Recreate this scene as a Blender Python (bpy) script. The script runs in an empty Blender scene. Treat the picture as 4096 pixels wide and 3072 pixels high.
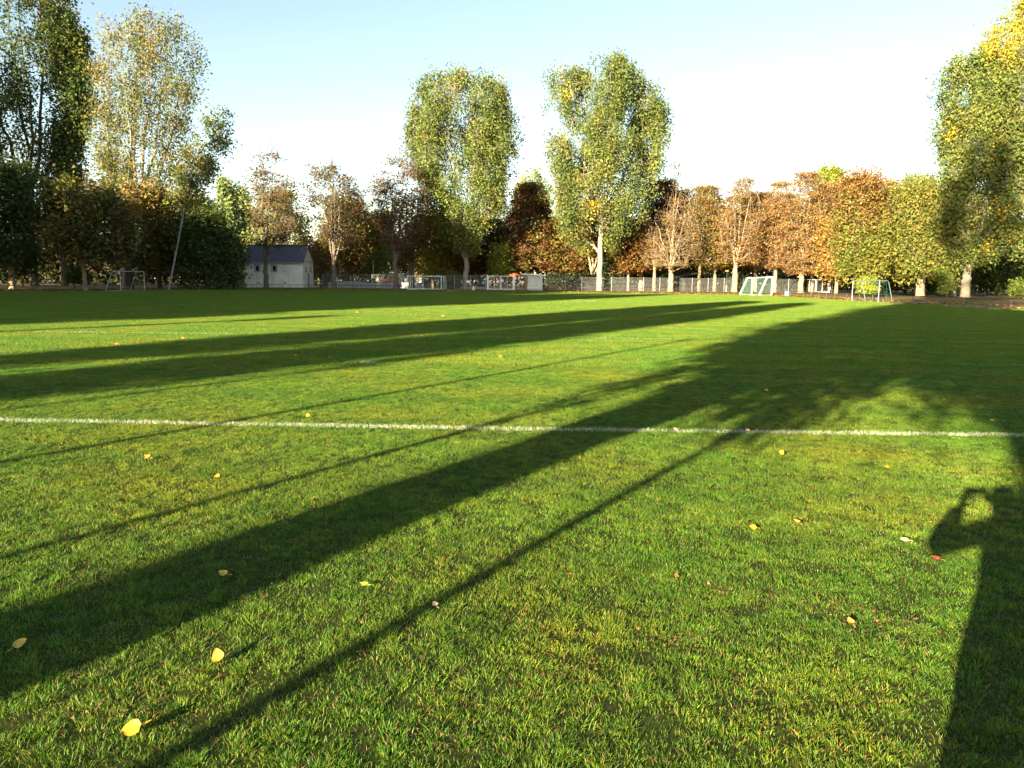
import bpy, math, random
import numpy as np
from mathutils import Vector, Matrix

# ---------------------------------------------------------------- camera, sky, sun, exposure
scene = bpy.context.scene
COL = scene.collection
R = math.radians
FPX, CX, CY, CAM_H = 2950.0, 2048.0, 1536.0, 1.6
PITCH, ROLL = R(7.87), R(0.56)
SUN_AZ, SUN_EL = R(32.7), R(13.3)          # shadows run this far to the right of the view axis

fwd = Vector((0, math.cos(PITCH), -math.sin(PITCH)))
r0 = Vector((1, 0, 0)); u0 = r0.cross(fwd)
rgt = r0 * math.cos(ROLL) + u0 * math.sin(ROLL)
upv = rgt.cross(fwd)
cam_d = bpy.data.cameras.new('camera'); cam = bpy.data.objects.new('camera', cam_d); COL.objects.link(cam)
cam_d.sensor_fit = 'HORIZONTAL'; cam_d.sensor_width = 36; cam_d.lens = 36 * FPX / 4096
cam_d.clip_start = 0.05; cam_d.clip_end = 5000
m = Matrix((rgt, upv, -fwd)).transposed().to_4x4(); m.translation = (0, 0, CAM_H)
cam.matrix_world = m
scene.camera = cam

world = bpy.data.worlds.new('World'); scene.world = world; world.use_nodes = True
wn = world.node_tree.nodes; wl = world.node_tree.links; wn.clear()
sky = wn.new('ShaderNodeTexSky'); sky.sky_type = 'NISHITA'; sky.sun_disc = False
sky.sun_elevation = SUN_EL
sky.sun_rotation = math.pi + SUN_AZ        # sun stands behind the camera, to the left
sky.air_density = 1.0; sky.dust_density = 0.7; sky.ozone_density = 0.15; sky.altitude = 0
bg = wn.new('ShaderNodeBackground'); bg.inputs[1].default_value = 0.058
wo = wn.new('ShaderNodeOutputWorld')
wl.new(sky.outputs[0], bg.inputs[0]); wl.new(bg.outputs[0], wo.inputs[0])

sun_l = bpy.data.lights.new('sun', 'SUN'); sun_l.energy = 5.0; sun_l.angle = R(0.45); sun_l.color = (1.0, 0.82, 0.52)
sun = bpy.data.objects.new('sun', sun_l); COL.objects.link(sun)
sd = Vector((math.sin(SUN_AZ) * math.cos(SUN_EL), math.cos(SUN_AZ) * math.cos(SUN_EL), -math.sin(SUN_EL)))
sun.rotation_euler = sd.to_track_quat('-Z', 'Y').to_euler()
sun.location = (-60, -90, 60)

vs = scene.view_settings; vs.view_transform = 'Standard'; vs.look = 'None'; vs.exposure = 2.42; vs.gamma = 1
vs.use_curve_mapping = False
scene.cycles.max_bounces = 6; scene.cycles.diffuse_bounces = 3; scene.cycles.transparent_max_bounces = 8

# ---------------------------------------------------------------- place and pixel helpers
def ss(a, b, x):
    t = min(1.0, max(0.0, (x - a) / (b - a))); return t * t * (3 - 2 * t)
def zg(X, Y):                                # height of the ground
    return 0.3 * ss(15, 90, Y) + 0.15 * ss(92, 110, Y)
def zg_np(Y):
    t = np.clip((Y - 15) / 75, 0, 1); q = np.clip((Y - 92) / 18, 0, 1)
    return 0.3 * t * t * (3 - 2 * t) + 0.15 * q * q * (3 - 2 * q)
def ray(px, py): return fwd + rgt * ((px - CX) / FPX) - upv * ((py - CY) / FPX)
def at(px, py, Y):                           # the point of the plane at distance Y seen at a pixel of the photograph
    d = ray(px, py); k = Y / d.y; return Vector((d.x * k, Y, CAM_H + d.z * k))
def on_z(px, py, z):
    d = ray(px, py); k = (z - CAM_H) / d.z; return Vector((d.x * k, d.y * k, z))
def gnd(px, py):
    z = 0.0
    for i in range(40):
        p = on_z(px, py, z); z = .5 * z + .5 * zg(p.x, p.y)
    return Vector((p.x, p.y, zg(p.x, p.y)))
def base(px, Y):
    x = at(px, 1160, Y).x; return Vector((x, Y, zg(x, Y)))
def st(s, t):                                # across / along the sun's direction on the ground
    c, q = math.cos(SUN_AZ), math.sin(SUN_AZ); X, Y = s * c + t * q, -s * q + t * c
    return Vector((X, Y, zg(X, Y)))

# ---------------------------------------------------------------- object helpers
def tag(o, label=None, cat=None, group=None, kind=None):
    if label: o['label'] = label
    if cat: o['category'] = cat
    if group: o['group'] = group
    if kind: o['kind'] = kind
    return o
def empty(name, loc, label, cat, group=None, rz=0):
    o = bpy.data.objects.new(name, None); COL.objects.link(o); o.location = loc; o.rotation_euler = (0, 0, rz)
    o.empty_display_size = .2
    return tag(o, label, cat, group)
def link(name, me, parent=None, loc=None):
    o = bpy.data.objects.new(name, me); COL.objects.link(o)
    if parent: o.parent = parent
    if loc is not None: o.location = loc
    return o
def copy_tree(o, parent=None):
    c = o.copy(); COL.objects.link(c)
    if parent: c.parent = parent
    for ch in list(o.children): copy_tree(ch, c)
    return c
def np_mesh(name, V, Fs, mat, col=None, smooth=False):
    """V (n,3); Fs (m,k) with one k; col per vertex rgb"""
    me = bpy.data.meshes.new(name); V = np.asarray(V, np.float32); Fs = np.asarray(Fs, np.int32)
    n, k = Fs.shape
    me.vertices.add(len(V)); me.vertices.foreach_set('co', V.ravel())
    me.loops.add(n * k); me.loops.foreach_set('vertex_index', Fs.ravel())
    me.polygons.add(n); me.polygons.foreach_set('loop_start', np.arange(n, dtype=np.int32) * k)
    if smooth: me.polygons.foreach_set('use_smooth', np.ones(n, bool))
    if col is not None:
        a = me.color_attributes.new('tint', 'FLOAT_COLOR', 'POINT')
        c4 = np.ones((len(V), 4), np.float32); c4[:, :3] = col; a.data.foreach_set('color', c4.ravel())
    me.materials.append(mat); me.update(calc_edges=True)
    return me
class MB:
    """collects boxes, bars and tubes and links them as one mesh object"""
    def __init__(s): s.v = []; s.f = []
    def add(s, V, Fs):
        b = len(s.v); s.v += [tuple(p) for p in V]; s.f += [tuple(i + b for i in f) for f in Fs]
    def box(s, c, d, rz=0, M=None):
        x, y, z = d[0] / 2, d[1] / 2, d[2] / 2
        V = [Vector((a * x, b * y, e * z)) for a in (-1, 1) for b in (-1, 1) for e in (-1, 1)]
        Mx = (M or Matrix.Rotation(rz, 3, 'Z')); V = [Mx @ p + Vector(c) for p in V]
        s.add(V, [(0, 1, 3, 2), (4, 6, 7, 5), (0, 4, 5, 1), (2, 3, 7, 6), (0, 2, 6, 4), (1, 5, 7, 3)]); return s
    def hexa(s, V): s.add(V, [(0, 1, 2, 3), (7, 6, 5, 4), (0, 4, 5, 1), (1, 5, 6, 2), (2, 6, 7, 3), (3, 7, 4, 0)]); return s
    def tube(s, P, rad, n=6, cap=True):
        P = [Vector(p) for p in P]; rad = rad if hasattr(rad, '__len__') else [rad] * len(P)
        b = len(s.v); up = Vector((0, 0, 1))
        for i, p in enumerate(P):
            d = (P[min(i + 1, len(P) - 1)] - P[max(i - 1, 0)]).normalized()
            a = d.cross(up) if abs(d.z) < .95 else d.cross(Vector((1, 0, 0))); a.normalize(); c = d.cross(a)
            for k in range(n):
                q = 2 * math.pi * k / n; s.v.append(tuple(p + (a * math.cos(q) + c * math.sin(q)) * rad[i]))
        for i in range(len(P) - 1):
            for k in range(n):
                s.f.append((b + i * n + k, b + i * n + (k + 1) % n, b + (i + 1) * n + (k + 1) % n, b + (i + 1) * n + k))
        if cap:
            s.f.append(tuple(b + k for k in range(n))[::-1]); s.f.append(tuple(b + (len(P) - 1) * n + k for k in range(n)))
        return s
    def build(s, name, mat, parent=None, smooth=False, bevel=0):
        me = bpy.data.meshes.new(name); me.from_pydata(s.v, [], s.f); me.materials.append(mat)
        if smooth:
            for p in me.polygons: p.use_smooth = len(p.vertices) == 4
        me.update(); o = link(name, me, parent)
        if bevel:
            b = o.modifiers.new('bevel', 'BEVEL'); b.width = bevel; b.segments = 2
        return o

# ---------------------------------------------------------------- materials
def new_mat(name):
    mt = bpy.data.materials.new(name); mt.use_nodes = True; nt = mt.node_tree
    bs = nt.nodes['Principled BSDF']; return mt, nt, bs
def noise(nt, scale, detail=4, vec=None, coord='Object', rough=.55):
    n = nt.nodes.new('ShaderNodeTexNoise'); n.inputs['Scale'].default_value = scale; n.inputs['Detail'].default_value = detail
    n.inputs['Roughness'].default_value = rough
    if vec is None:
        tc = nt.nodes.new('ShaderNodeTexCoord'); vec = tc.outputs[coord]
    nt.links.new(vec, n.inputs['Vector']); return n
def ramp(nt, src, stops):
    r = nt.nodes.new('ShaderNodeValToRGB'); e = r.color_ramp.elements
    while len(e) < len(stops): e.new(.5)
    for i, (p, c) in enumerate(stops): e[i].position = p; e[i].color = (*c, 1)
    nt.links.new(src, r.inputs[0]); return r
def mat(name, c, rough=.6, metal=0, var=.25, scale=8, bump=0, bscale=40, spec=.4, alpha=1):
    mt, nt, bs = new_mat(name)
    n = noise(nt, scale)
    r = ramp(nt, n.outputs[0], [(.3, tuple(x * (1 - var) for x in c)), (.7, tuple(min(1, x * (1 + var * .6)) for x in c))])
    nt.links.new(r.outputs[0], bs.inputs['Base Color'])
    bs.inputs['Roughness'].default_value = rough; bs.inputs['Metallic'].default_value = metal
    bs.inputs['Specular IOR Level'].default_value = spec
    if bump:
        n2 = noise(nt, bscale, 6); bp = nt.nodes.new('ShaderNodeBump'); bp.inputs['Strength'].default_value = bump
        bp.inputs['Distance'].default_value = .02
        nt.links.new(n2.outputs[0], bp.inputs['Height']); nt.links.new(bp.outputs[0], bs.inputs['Normal'])
    return mt
def leaf_mat(name, trans=.3, rough=.55):
    mt, nt, bs = new_mat(name)
    a = nt.nodes.new('ShaderNodeAttribute'); a.attribute_name = 'tint'
    nt.links.new(a.outputs['Color'], bs.inputs['Base Color']); bs.inputs['Roughness'].default_value = rough
    bs.inputs['Specular IOR Level'].default_value = .25
    tr = nt.nodes.new('ShaderNodeBsdfTranslucent'); nt.links.new(a.outputs['Color'], tr.inputs[0])
    mx = nt.nodes.new('ShaderNodeMixShader'); mx.inputs[0].default_value = trans
    out = nt.nodes['Material Output']
    nt.links.new(bs.outputs[0], mx.inputs[1]); nt.links.new(tr.outputs[0], mx.inputs[2]); nt.links.new(mx.outputs[0], out.inputs[0])
    return mt
M = {}
M['leaf'] = leaf_mat('leaves')
M['bark_pale'] = mat('pale poplar bark', (.27, .24, .195), .85, scale=3, var=.35, bump=.6, bscale=12)
M['bark_warm'] = mat('beige chestnut bark', (.30, .235, .16), .85, scale=3, var=.4, bump=.6, bscale=12)
M['bark_mid'] = mat('backlit dark chestnut bark', (.15, .12, .09), .9, scale=3, var=.4, bump=.6, bscale=12)  # chestnut bark darkened to imitate stems backlit by the bright sky
M['bark_dark'] = mat('dark bark', (.10, .08, .06), .9, scale=3, var=.4, bump=.6, bscale=12)
M['bark_birch'] = mat('grey birch bark', (.26, .25, .23), .8, scale=2.5, var=.6)
M['zinc'] = mat('galvanised steel', (.33, .34, .35), .6, .2, var=.15)
M['white_paint'] = mat('white painted metal', (.8, .8, .79), .4, 0, var=.08)
M['alu_shaded'] = mat('shade toned aluminium', (.20, .22, .26), .4, .3, var=.12)  # darker grey stands in for tree shade on the right goal frame
M['rail'] = mat('dark grey painted steel rail', (.05, .05, .055), .5, .3, var=.3)
M['net'] = mat('green goal netting', (.02, .16, .10), .8, var=.2)
M['net_light'] = mat('pale green ball netting', (.25, .42, .25), .8, var=.2)
M['plaster'] = mat('off-white plaster', (.74, .73, .69), .9, scale=1.2, var=.14, bump=.15, bscale=30)
M['concrete'] = mat('weathered concrete', (.60, .60, .57), .9, scale=2.0, var=.22, bump=.3, bscale=30)
M['roof_tile'] = mat('blue glazed roof tile', (.055, .06, .10), .35, 0, scale=2.2, var=.35, spec=.6)
M['glass'] = mat('dark window glass', (.03, .035, .04), .08, 0, var=.1, spec=.8)
M['frame_grey'] = mat('blue grey window surround', (.25, .29, .38), .6, var=.12)
M['white_frame'] = mat('white window frame', (.75, .76, .76), .45, var=.05)
M['grey_tarp'] = mat('grey tarpaulin', (.33, .36, .40), .6, scale=1.5, var=.25)
M['grey_board'] = mat('grey weathered boards', (.26, .28, .32), .8, scale=3, var=.25)
M['red'] = mat('red car paint', (.42, .03, .03), .3, 0, var=.1)
M['orange'] = mat('orange plastic', (.85, .16, .03), .5, var=.1)
M['blue'] = mat('light blue plastic', (.12, .34, .62), .4, var=.1)
M['paper'] = mat('white notice board', (.82, .82, .8), .6, var=.05)
M['white_van'] = mat('white vehicle paint', (.78, .78, .76), .3, var=.06)
M['black'] = mat('black rubber', (.02, .02, .02), .6, var=.2)
M['wood'] = mat('brown weathered timber', (.22, .15, .10), .8, scale=4, var=.3)
M['asphalt'] = mat('grey path paving', (.16, .16, .18), .9, scale=2, var=.2)
M['dark_screen'] = mat('dark privacy screen', (.035, .04, .045), .8, scale=2, var=.4)

def ground_mat():
    mt, nt, bs = new_mat('leaf strewn verge')
    n1 = noise(nt, .12, 5); n2 = noise(nt, 2.5, 8, rough=.7)
    a = ramp(nt, n2.outputs[0], [(.35, (.06, .05, .03)), (.48, (.19, .11, .05)), (.6, (.34, .17, .06)), (.75, (.20, .16, .05))])
    b = ramp(nt, n2.outputs[0], [(.35, (.035, .05, .015)), (.6, (.09, .11, .03)), (.75, (.19, .13, .05))])
    c = ramp(nt, n1.outputs[0], [(.42, (0, 0, 0)), (.58, (1, 1, 1))])
    mx = nt.nodes.new('ShaderNodeMix'); mx.data_type = 'RGBA'
    nt.links.new(c.outputs[0], mx.inputs[0]); nt.links.new(a.outputs[0], mx.inputs[6]); nt.links.new(b.outputs[0], mx.inputs[7])
    nt.links.new(mx.outputs[2], bs.inputs['Base Color']); bs.inputs['Roughness'].default_value = .95
    bs.inputs['Specular IOR Level'].default_value = .1
    bp = nt.nodes.new('ShaderNodeBump'); bp.inputs['Strength'].default_value = .8; bp.inputs['Distance'].default_value = .05
    nt.links.new(n2.outputs[0], bp.inputs['Height']); nt.links.new(bp.outputs[0], bs.inputs['Normal'])
    return mt
M['verge'] = ground_mat()
def soil_mat():
    mt, nt, bs = new_mat('turf soil and thatch')
    n2 = noise(nt, 30, 6, rough=.7)
    a = ramp(nt, n2.outputs[0], [(.35, (.02, .022, .008)), (.55, (.04, .055, .012)), (.7, (.075, .065, .03))])
    nt.links.new(a.outputs[0], bs.inputs['Base Color']); bs.inputs['Roughness'].default_value = 1
    bs.inputs['Specular IOR Level'].default_value = .05
    return mt
M['soil'] = soil_mat()
def blade_mat(name, white=False):
    """grass: colour from each blade's own tint and from patches of the real lawn (world position)"""
    mt, nt, bs = new_mat(name)
    g = nt.nodes.new('ShaderNodeNewGeometry')
    a = nt.nodes.new('ShaderNodeAttribute'); a.attribute_name = 'tint'
    if white:
        col = a.outputs['Color']
    else:
        n1 = noise(nt, .45, 4, g.outputs['Position']); n3 = noise(nt, 2.6, 3, g.outputs['Position'])
        r1 = ramp(nt, n1.outputs[0], [(.36, (.80, .98, .85)), (.5, (1, 1, 1)), (.66, (1.38, 1.04, .9))])
        r3 = ramp(nt, n3.outputs[0], [(.30, (.62, .72, .7)), (.5, (1, 1, 1)), (.72, (1.3, 1.12, 1))])
        mu = nt.nodes.new('ShaderNodeMix'); mu.data_type = 'RGBA'; mu.blend_type = 'MULTIPLY'; mu.inputs[0].default_value = 1
        nt.links.new(a.outputs['Color'], mu.inputs[6]); nt.links.new(r1.outputs[0], mu.inputs[7])
        mv = nt.nodes.new('ShaderNodeMix'); mv.data_type = 'RGBA'; mv.blend_type = 'MULTIPLY'; mv.inputs[0].default_value = 1
        nt.links.new(mu.outputs[2], mv.inputs[6]); nt.links.new(r3.outputs[0], mv.inputs[7])
        sp = nt.nodes.new('ShaderNodeMapping'); sp.inputs['Rotation'].default_value = (0, 0, R(96)); nt.links.new(g.outputs['Position'], sp.inputs[0])
        wv = nt.nodes.new('ShaderNodeTexWave'); wv.inputs['Scale'].default_value = .16; wv.inputs['Distortion'].default_value = .6; nt.links.new(sp.outputs[0], wv.inputs[0])
        rw = ramp(nt, wv.outputs[0], [(.35, (.93, .95, .95)), (.65, (1.06, 1.04, 1.03))])       # mowing lanes
        mw = nt.nodes.new('ShaderNodeMix'); mw.data_type = 'RGBA'; mw.blend_type = 'MULTIPLY'; mw.inputs[0].default_value = 1
        nt.links.new(mv.outputs[2], mw.inputs[6]); nt.links.new(rw.outputs[0], mw.inputs[7])
        col = mw.outputs[2]
    nt.links.new(col, bs.inputs['Base Color']); bs.inputs['Roughness'].default_value = .5
    bs.inputs['Specular IOR Level'].default_value = .3
    tr = nt.nodes.new('ShaderNodeBsdfTranslucent'); nt.links.new(col, tr.inputs[0])
    mx = nt.nodes.new('ShaderNodeMixShader'); mx.inputs[0].default_value = .3
    nt.links.new(bs.outputs[0], mx.inputs[1]); nt.links.new(tr.outputs[0], mx.inputs[2])
    nt.links.new(mx.outputs[0], nt.nodes['Material Output'].inputs[0])
    return mt
M['blade'] = blade_mat('grass blades'); M['blade_white'] = blade_mat('chalked grass blades', True)

# ---------------------------------------------------------------- the ground
def sheet(name, xs, ys, mt, dz=0, inside=None):
    xs = np.array(xs); ys = np.array(ys); X, Y = np.meshgrid(xs, ys); Z = zg_np(Y) + dz
    V = np.stack([X, Y, Z], -1).reshape(-1, 3); nx = len(xs)
    i, j = np.meshgrid(np.arange(nx - 1), np.arange(len(ys) - 1)); b = (j * nx + i).ravel()
    Fq = np.stack([b, b + 1, b + nx + 1, b + nx], 1)
    o = link(name, np_mesh(name, V, Fq, mt, smooth=True)); o['kind'] = 'structure'; return o
gx = [-2500, -900, -400, -200] + list(range(-140, 141, 20)) + [200, 400, 900, 2500]
gy = [-2500, -800, -300, -120, -60] + list(range(-40, 131, 2)) + [150, 200, 300, 600, 1200, 3000]
sheet('ground', gx, gy, M['verge'])

PITCH_POLY = [(-44, -4.5), (-46, 40), (-47.8, 69.2), (-44, 74), (-40, 77.5), (-37, 86), (-35, 96), (-25, 98.2), (-15, 98.6), (-1.7, 97), (11.2, 95.6),
              (21.4, 92), (28.5, 88), (29.2, 80), (29.6, 72), (30.3, 64), (31, 56), (33.6, 49), (36, 30), (37, 10), (37, -4.5)]
PP = np.array(PITCH_POLY)
def inside(x, y):
    x = np.asarray(x, float); y = np.asarray(y, float); r = np.zeros(x.shape, bool); j = len(PP) - 1
    for i in range(len(PP)):
        xi, yi = PP[i]; xj, yj = PP[j]
        c = ((yi > y) != (yj > y)) & (x < (xj - xi) * (y - yi) / (yj - yi + 1e-12) + xi); r ^= c; j = i
    return r
# turf sheet: strips of the polygon, cut every 2 m so that it follows the ground
def poly_sheet(name, poly, mt, dz):
    import bmesh
    bm = bmesh.new(); vs_ = [bm.verts.new((x, y, 0)) for x, y in poly]; bm.faces.new(vs_)
    y0 = min(p[1] for p in poly); y1 = max(p[1] for p in poly); y = y0 + 2
    while y < y1:
        bmesh.ops.bisect_plane(bm, geom=bm.verts[:] + bm.edges[:] + bm.faces[:], plane_co=(0, y, 0), plane_no=(0, 1, 0)); y += 2
    for v in bm.verts: v.co.z = zg(v.co.x, v.co.y) + dz
    bmesh.ops.triangulate(bm, faces=bm.faces[:])
    me = bpy.data.meshes.new(name); bm.to_mesh(me); bm.free(); me.materials.append(mt)
    o = link(name, me); o['kind'] = 'structure'; return o
poly_sheet('lawn_soil', PITCH_POLY, M['soil'], .004)
# grey footpath on the right beyond the rail, and one deep behind the left trees
poly_sheet('footpath', [(36.5, 20), (38.6, 20), (38.2, 50), (36.4, 62), (36.2, 75), (38, 92), (34.5, 92), (33.6, 75), (33.9, 61), (36.4, 48)], M['asphalt'], .006)
poly_sheet('back_path', [(-90, 118), (-30, 126), (-30, 129), (-90, 121)], M['asphalt'], .006)
poly_sheet('gate_yard', [(-9, 100), (2, 100), (3.5, 150), (-8, 150)], mat('sandy yard', (.34, .26, .19), .95, var=.3), .006)

# ---------------------------------------------------------------- grass: patches of real blades, instanced over the pitch
rng = np.random.default_rng(7)
def blades(n, L, h, w, segs, seed, lean=.6, pal=None, rect=None):
    g = np.random.default_rng(seed)
    if rect is None: bx = g.uniform(-L / 2, L / 2, n); by = g.uniform(-L / 2, L / 2, n)
    else: bx = g.uniform(rect[0], rect[1], n); by = g.uniform(rect[2], rect[3], n)
    hh = h * g.uniform(.45, 1.15, n); ang = g.uniform(0, 2 * math.pi, n); ln = hh * g.uniform(.1, 1.5, n) * lean
    if segs == 2:                                   # near blades stand in tufts that splay outwards, with gaps and dead straw between
        nt_ = 190; tc = g.uniform(-L / 2, L / 2, (nt_, 2)); ti = g.integers(0, nt_, n); kk = g.random(n) < .72
        off = g.normal(0, .022, (n, 2)); bx = np.where(kk, tc[ti, 0] + off[:, 0], bx); by = np.where(kk, tc[ti, 1] + off[:, 1], by)
        ang = np.where(kk, np.arctan2(off[:, 1], off[:, 0]) + g.normal(0, .7, n), ang)
        hh = hh * np.where(kk, g.uniform(.7, 1.35, nt_)[ti], .8); ln = hh * g.uniform(.25, 2.0, n) * lean * 1.25
        straw = g.random(n) < .05; hh = np.where(straw, .006 + .01 * g.random(n), hh); ln = np.where(straw, .03 + .03 * g.random(n), ln)
    fa = g.uniform(0, 2 * math.pi, n); ww = w * g.uniform(.6, 1.3, n)
    dx, dy = np.cos(ang) * ln, np.sin(ang) * ln; sx, sy = np.cos(fa) * ww / 2, np.sin(fa) * ww / 2
    Z0 = np.zeros(n)
    if segs == 2:
        V = np.stack([np.stack([bx - sx, by - sy, Z0 - .004], 1), np.stack([bx + sx, by + sy, Z0 - .004], 1),
                      np.stack([bx + sx * .8 + dx * .35, by + sy * .8 + dy * .35, hh * .6], 1), np.stack([bx - sx * .8 + dx * .35, by - sy * .8 + dy * .35, hh * .6], 1),
                      np.stack([bx + dx, by + dy, hh], 1)], 1).reshape(-1, 3)
        b = np.arange(n) * 5
        Fq = np.concatenate([np.stack([b, b + 1, b + 2], 1), np.stack([b, b + 2, b + 3], 1), np.stack([b + 3, b + 2, b + 4], 1)])
        k = 5
    else:
        V = np.stack([np.stack([bx - sx, by - sy, Z0 - .004], 1), np.stack([bx + sx, by + sy, Z0 - .004], 1),
                      np.stack([bx + dx, by + dy, hh], 1)], 1).reshape(-1, 3)
        b = np.arange(n) * 3; Fq = np.stack([b, b + 1, b + 2], 1); k = 3
    pal = pal or PAL_GRASS
    cs = np.array([p[0] for p in pal]); wt = np.array([p[1] for p in pal], float); wt /= wt.sum()
    c = cs[g.choice(len(cs), n, p=wt)] * g.uniform(.7, 1.3, (n, 1))
    if segs == 2: c[straw] = np.array([.34, .24, .10]) * g.uniform(.5, 1.2, (int(straw.sum()), 1)); c[kk & ~straw] *= g.uniform(.75, 1.3, (nt_, 1))[ti[kk & ~straw]]
    return V, Fq, np.repeat(c, k, 0)
PAL_GRASS = [((.085, .19, .015), 5), ((.15, .24, .020), 4), ((.042, .125, .014), 3), ((.22, .22, .04), .8), ((.28, .18, .07), .45)]
PAL_CHALK = [((.55, .57, .50), 4), ((.36, .42, .28), 3), ((.15, .24, .05), 3)]
SRC = []
def src(n, L, h, w, segs, seed, lean=.6):
    V, Fq, c = blades(n, L, h, w, segs, seed, lean); me = np_mesh('grass_patch', V, Fq, M['blade'], c)
    o = bpy.data.objects.new('grass_patch', me); SRC.append(o); return len(SRC) - 1
near = [src(19000, 1, .022, .0026, 2, 11 + i) for i in range(3)]
mid = {2: [src(21000, 2, .042, .008, 1, 21 + i) for i in range(3)]}
far = {2: [src(13000, 2, .05, .015, 1, 31 + i, .4) for i in range(3)], 1: [src(3250, 1, .05, .016, 1, 41, .35)], .5: [src(810, .5, .05, .016, 1, 51, .35)]}
pts = []
def put(x, y, lst): pts.append((x, y, zg(x, y) + .004, random.choice(lst), random.randrange(4) * math.pi / 2))
random.seed(5)
for iy in range(-3, 50):
    for ix in range(-30, 20):
        x, y = ix * 2 + 1, iy * 2 + 1
        cs = [(x + a, y + b) for a in (-1, 1) for b in (-1, 1)]
        full = inside([c[0] for c in cs], [c[1] for c in cs])
        if full.all():
            d = y
            if -2 < y < 14 and abs(x) < 12:
                for a in (-.5, .5):
                    for b in (-.5, .5): put(x + a, y + b, near)
            elif -5 < y < 34: put(x, y, mid[2])
            else: put(x, y, far[2])
        elif full.any() or inside([x], [y])[0]:
            for a in (-.75, -.25, .25, .75):
                for b in (-.75, -.25, .25, .75):
                    if inside([x + a], [y + b])[0]: put(x + a, y + b, far[.5])
me = bpy.data.meshes.new('grass'); me.vertices.add(len(pts))
P_ = np.array([p[:3] for p in pts], np.float32); me.vertices.foreach_set('co', P_.ravel())
me.attributes.new('idx', 'INT', 'POINT').data.foreach_set('value', np.array([p[3] for p in pts], np.int32))
me.attributes.new('rot', 'FLOAT', 'POINT').data.foreach_set('value', np.array([p[4] for p in pts], np.float32))
me.materials.append(M['blade'])
grass = link('grass', me); tag(grass, 'mown green and yellowish lawn grass covering the whole football pitch', 'grass', kind='stuff')
ng = bpy.data.node_groups.new('grass patches', 'GeometryNodeTree')
ng.interface.new_socket('Geometry', in_out='INPUT', socket_type='NodeSocketGeometry')
ng.interface.new_socket('Geometry', in_out='OUTPUT', socket_type='NodeSocketGeometry')
gi = ng.nodes.new('NodeGroupInput'); go = ng.nodes.new('NodeGroupOutput'); jn = ng.nodes.new('GeometryNodeJoinGeometry')
na = ng.nodes.new('GeometryNodeInputNamedAttribute'); na.data_type = 'INT'; na.inputs[0].default_value = 'idx'
nr = ng.nodes.new('GeometryNodeInputNamedAttribute'); nr.data_type = 'FLOAT'; nr.inputs[0].default_value = 'rot'
cv = ng.nodes.new('ShaderNodeCombineXYZ'); ng.links.new(nr.outputs[0], cv.inputs[2])
for k, so in enumerate(SRC):
    eq = ng.nodes.new('FunctionNodeCompare'); eq.data_type = 'INT'; eq.operation = 'EQUAL'
    ng.links.new(na.outputs[0], eq.inputs[2]); eq.inputs[3].default_value = k
    oi = ng.nodes.new('GeometryNodeObjectInfo'); oi.inputs[0].default_value = so; oi.inputs['As Instance'].default_value = True
    ip = ng.nodes.new('GeometryNodeInstanceOnPoints')
    ng.links.new(gi.outputs[0], ip.inputs['Points']); ng.links.new(eq.outputs[0], ip.inputs['Selection'])
    ng.links.new(oi.outputs['Geometry'], ip.inputs['Instance']); ng.links.new(cv.outputs[0], ip.inputs['Rotation'])
    ng.links.new(ip.outputs[0], jn.inputs[0])
ng.links.new(jn.outputs[0], go.inputs[0])
md = grass.modifiers.new('patches', 'NODES'); md.node_group = ng

# chalk lines: strips of chalked blades
def chalk(name, pts_, w, dens, h, bw, seed, keep=1.0):
    Vs, Fs, Cs = [], [], []; off = 0; g = np.random.default_rng(seed)
    for (a, b) in zip(pts_[:-1], pts_[1:]):
        a = np.array(a, float); b = np.array(b, float); L = np.linalg.norm(b - a); n = int(L * w * dens)
        V, Fq, c = blades(n, 1, h, bw, 1, seed, rect=(0, L, -w / 2, w / 2), pal=PAL_CHALK); seed += 1
        # worn places: drop blades in patches
        bl = V.reshape(-1, 3, 3); xs = bl[:, 0, 0]; ph = np.sin(xs * 1.3 + seed) + np.sin(xs * 3.1 + 2 * seed) + np.sin(xs * .37)
        k = g.random(len(xs)) < np.clip(keep + .16 * ph, .12, 1); k |= False
        bl = bl[k]; c = c.reshape(-1, 3, 3)[k].reshape(-1, 3); n = len(bl); V = bl.reshape(-1, 3)
        d = (b - a) / L; X = a[0] + V[:, 0] * d[0] - V[:, 1] * d[1]; Y = a[1] + V[:, 0] * d[1] + V[:, 1] * d[0]
        Z = V[:, 2] + zg_np(Y) + .006
        Vs.append(np.stack([X, Y, Z], 1)); Fs.append(np.arange(3 * n).reshape(-1, 3) + off); off += 3 * n; Cs.append(c)
    o = link(name, np_mesh(name, np.concatenate(Vs), np.concatenate(Fs), M['blade_white'], np.concatenate(Cs))); o['kind'] = 'structure'
    return o
chalk('pitch_line', [(-40, 10.1), (-5.8, 8.12), (0, 7.9), (5.5, 7.82), (34, 7.2)], .13, 9500, .036, .006, 100, .85)
chalk('pitch_line', [(-14, 21.5), (-4, 21.4), (.4, 21.4), (5.9, 21.0), (9, 20.8)], .11, 2600, .045, .010, 120, .35)
chalk('pitch_line', [(4, 27.2), (16, 20.6)], .09, 1800, .045, .012, 130, .12)
chalk('pitch_line', [(9, 15.0), (22, 14.6)], .08, 1600, .045, .012, 145, .12)
chalk('pitch_line', [(-1, 54.2), (3.5, 54.6), (6.1, 56.0), (6.3, 57.2), (5.2, 58.6), (2, 60)], .14, 1800, .06, .03, 150, .8)
chalk('pitch_line', [(7, 55.5), (26, 53)], .10, 900, .05, .03, 155, .1)
chalk('penalty_spot', [(-2.95, 14.3), (-2.6, 14.3)], .34, 6000, .045, .009, 160, .9)

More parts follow.
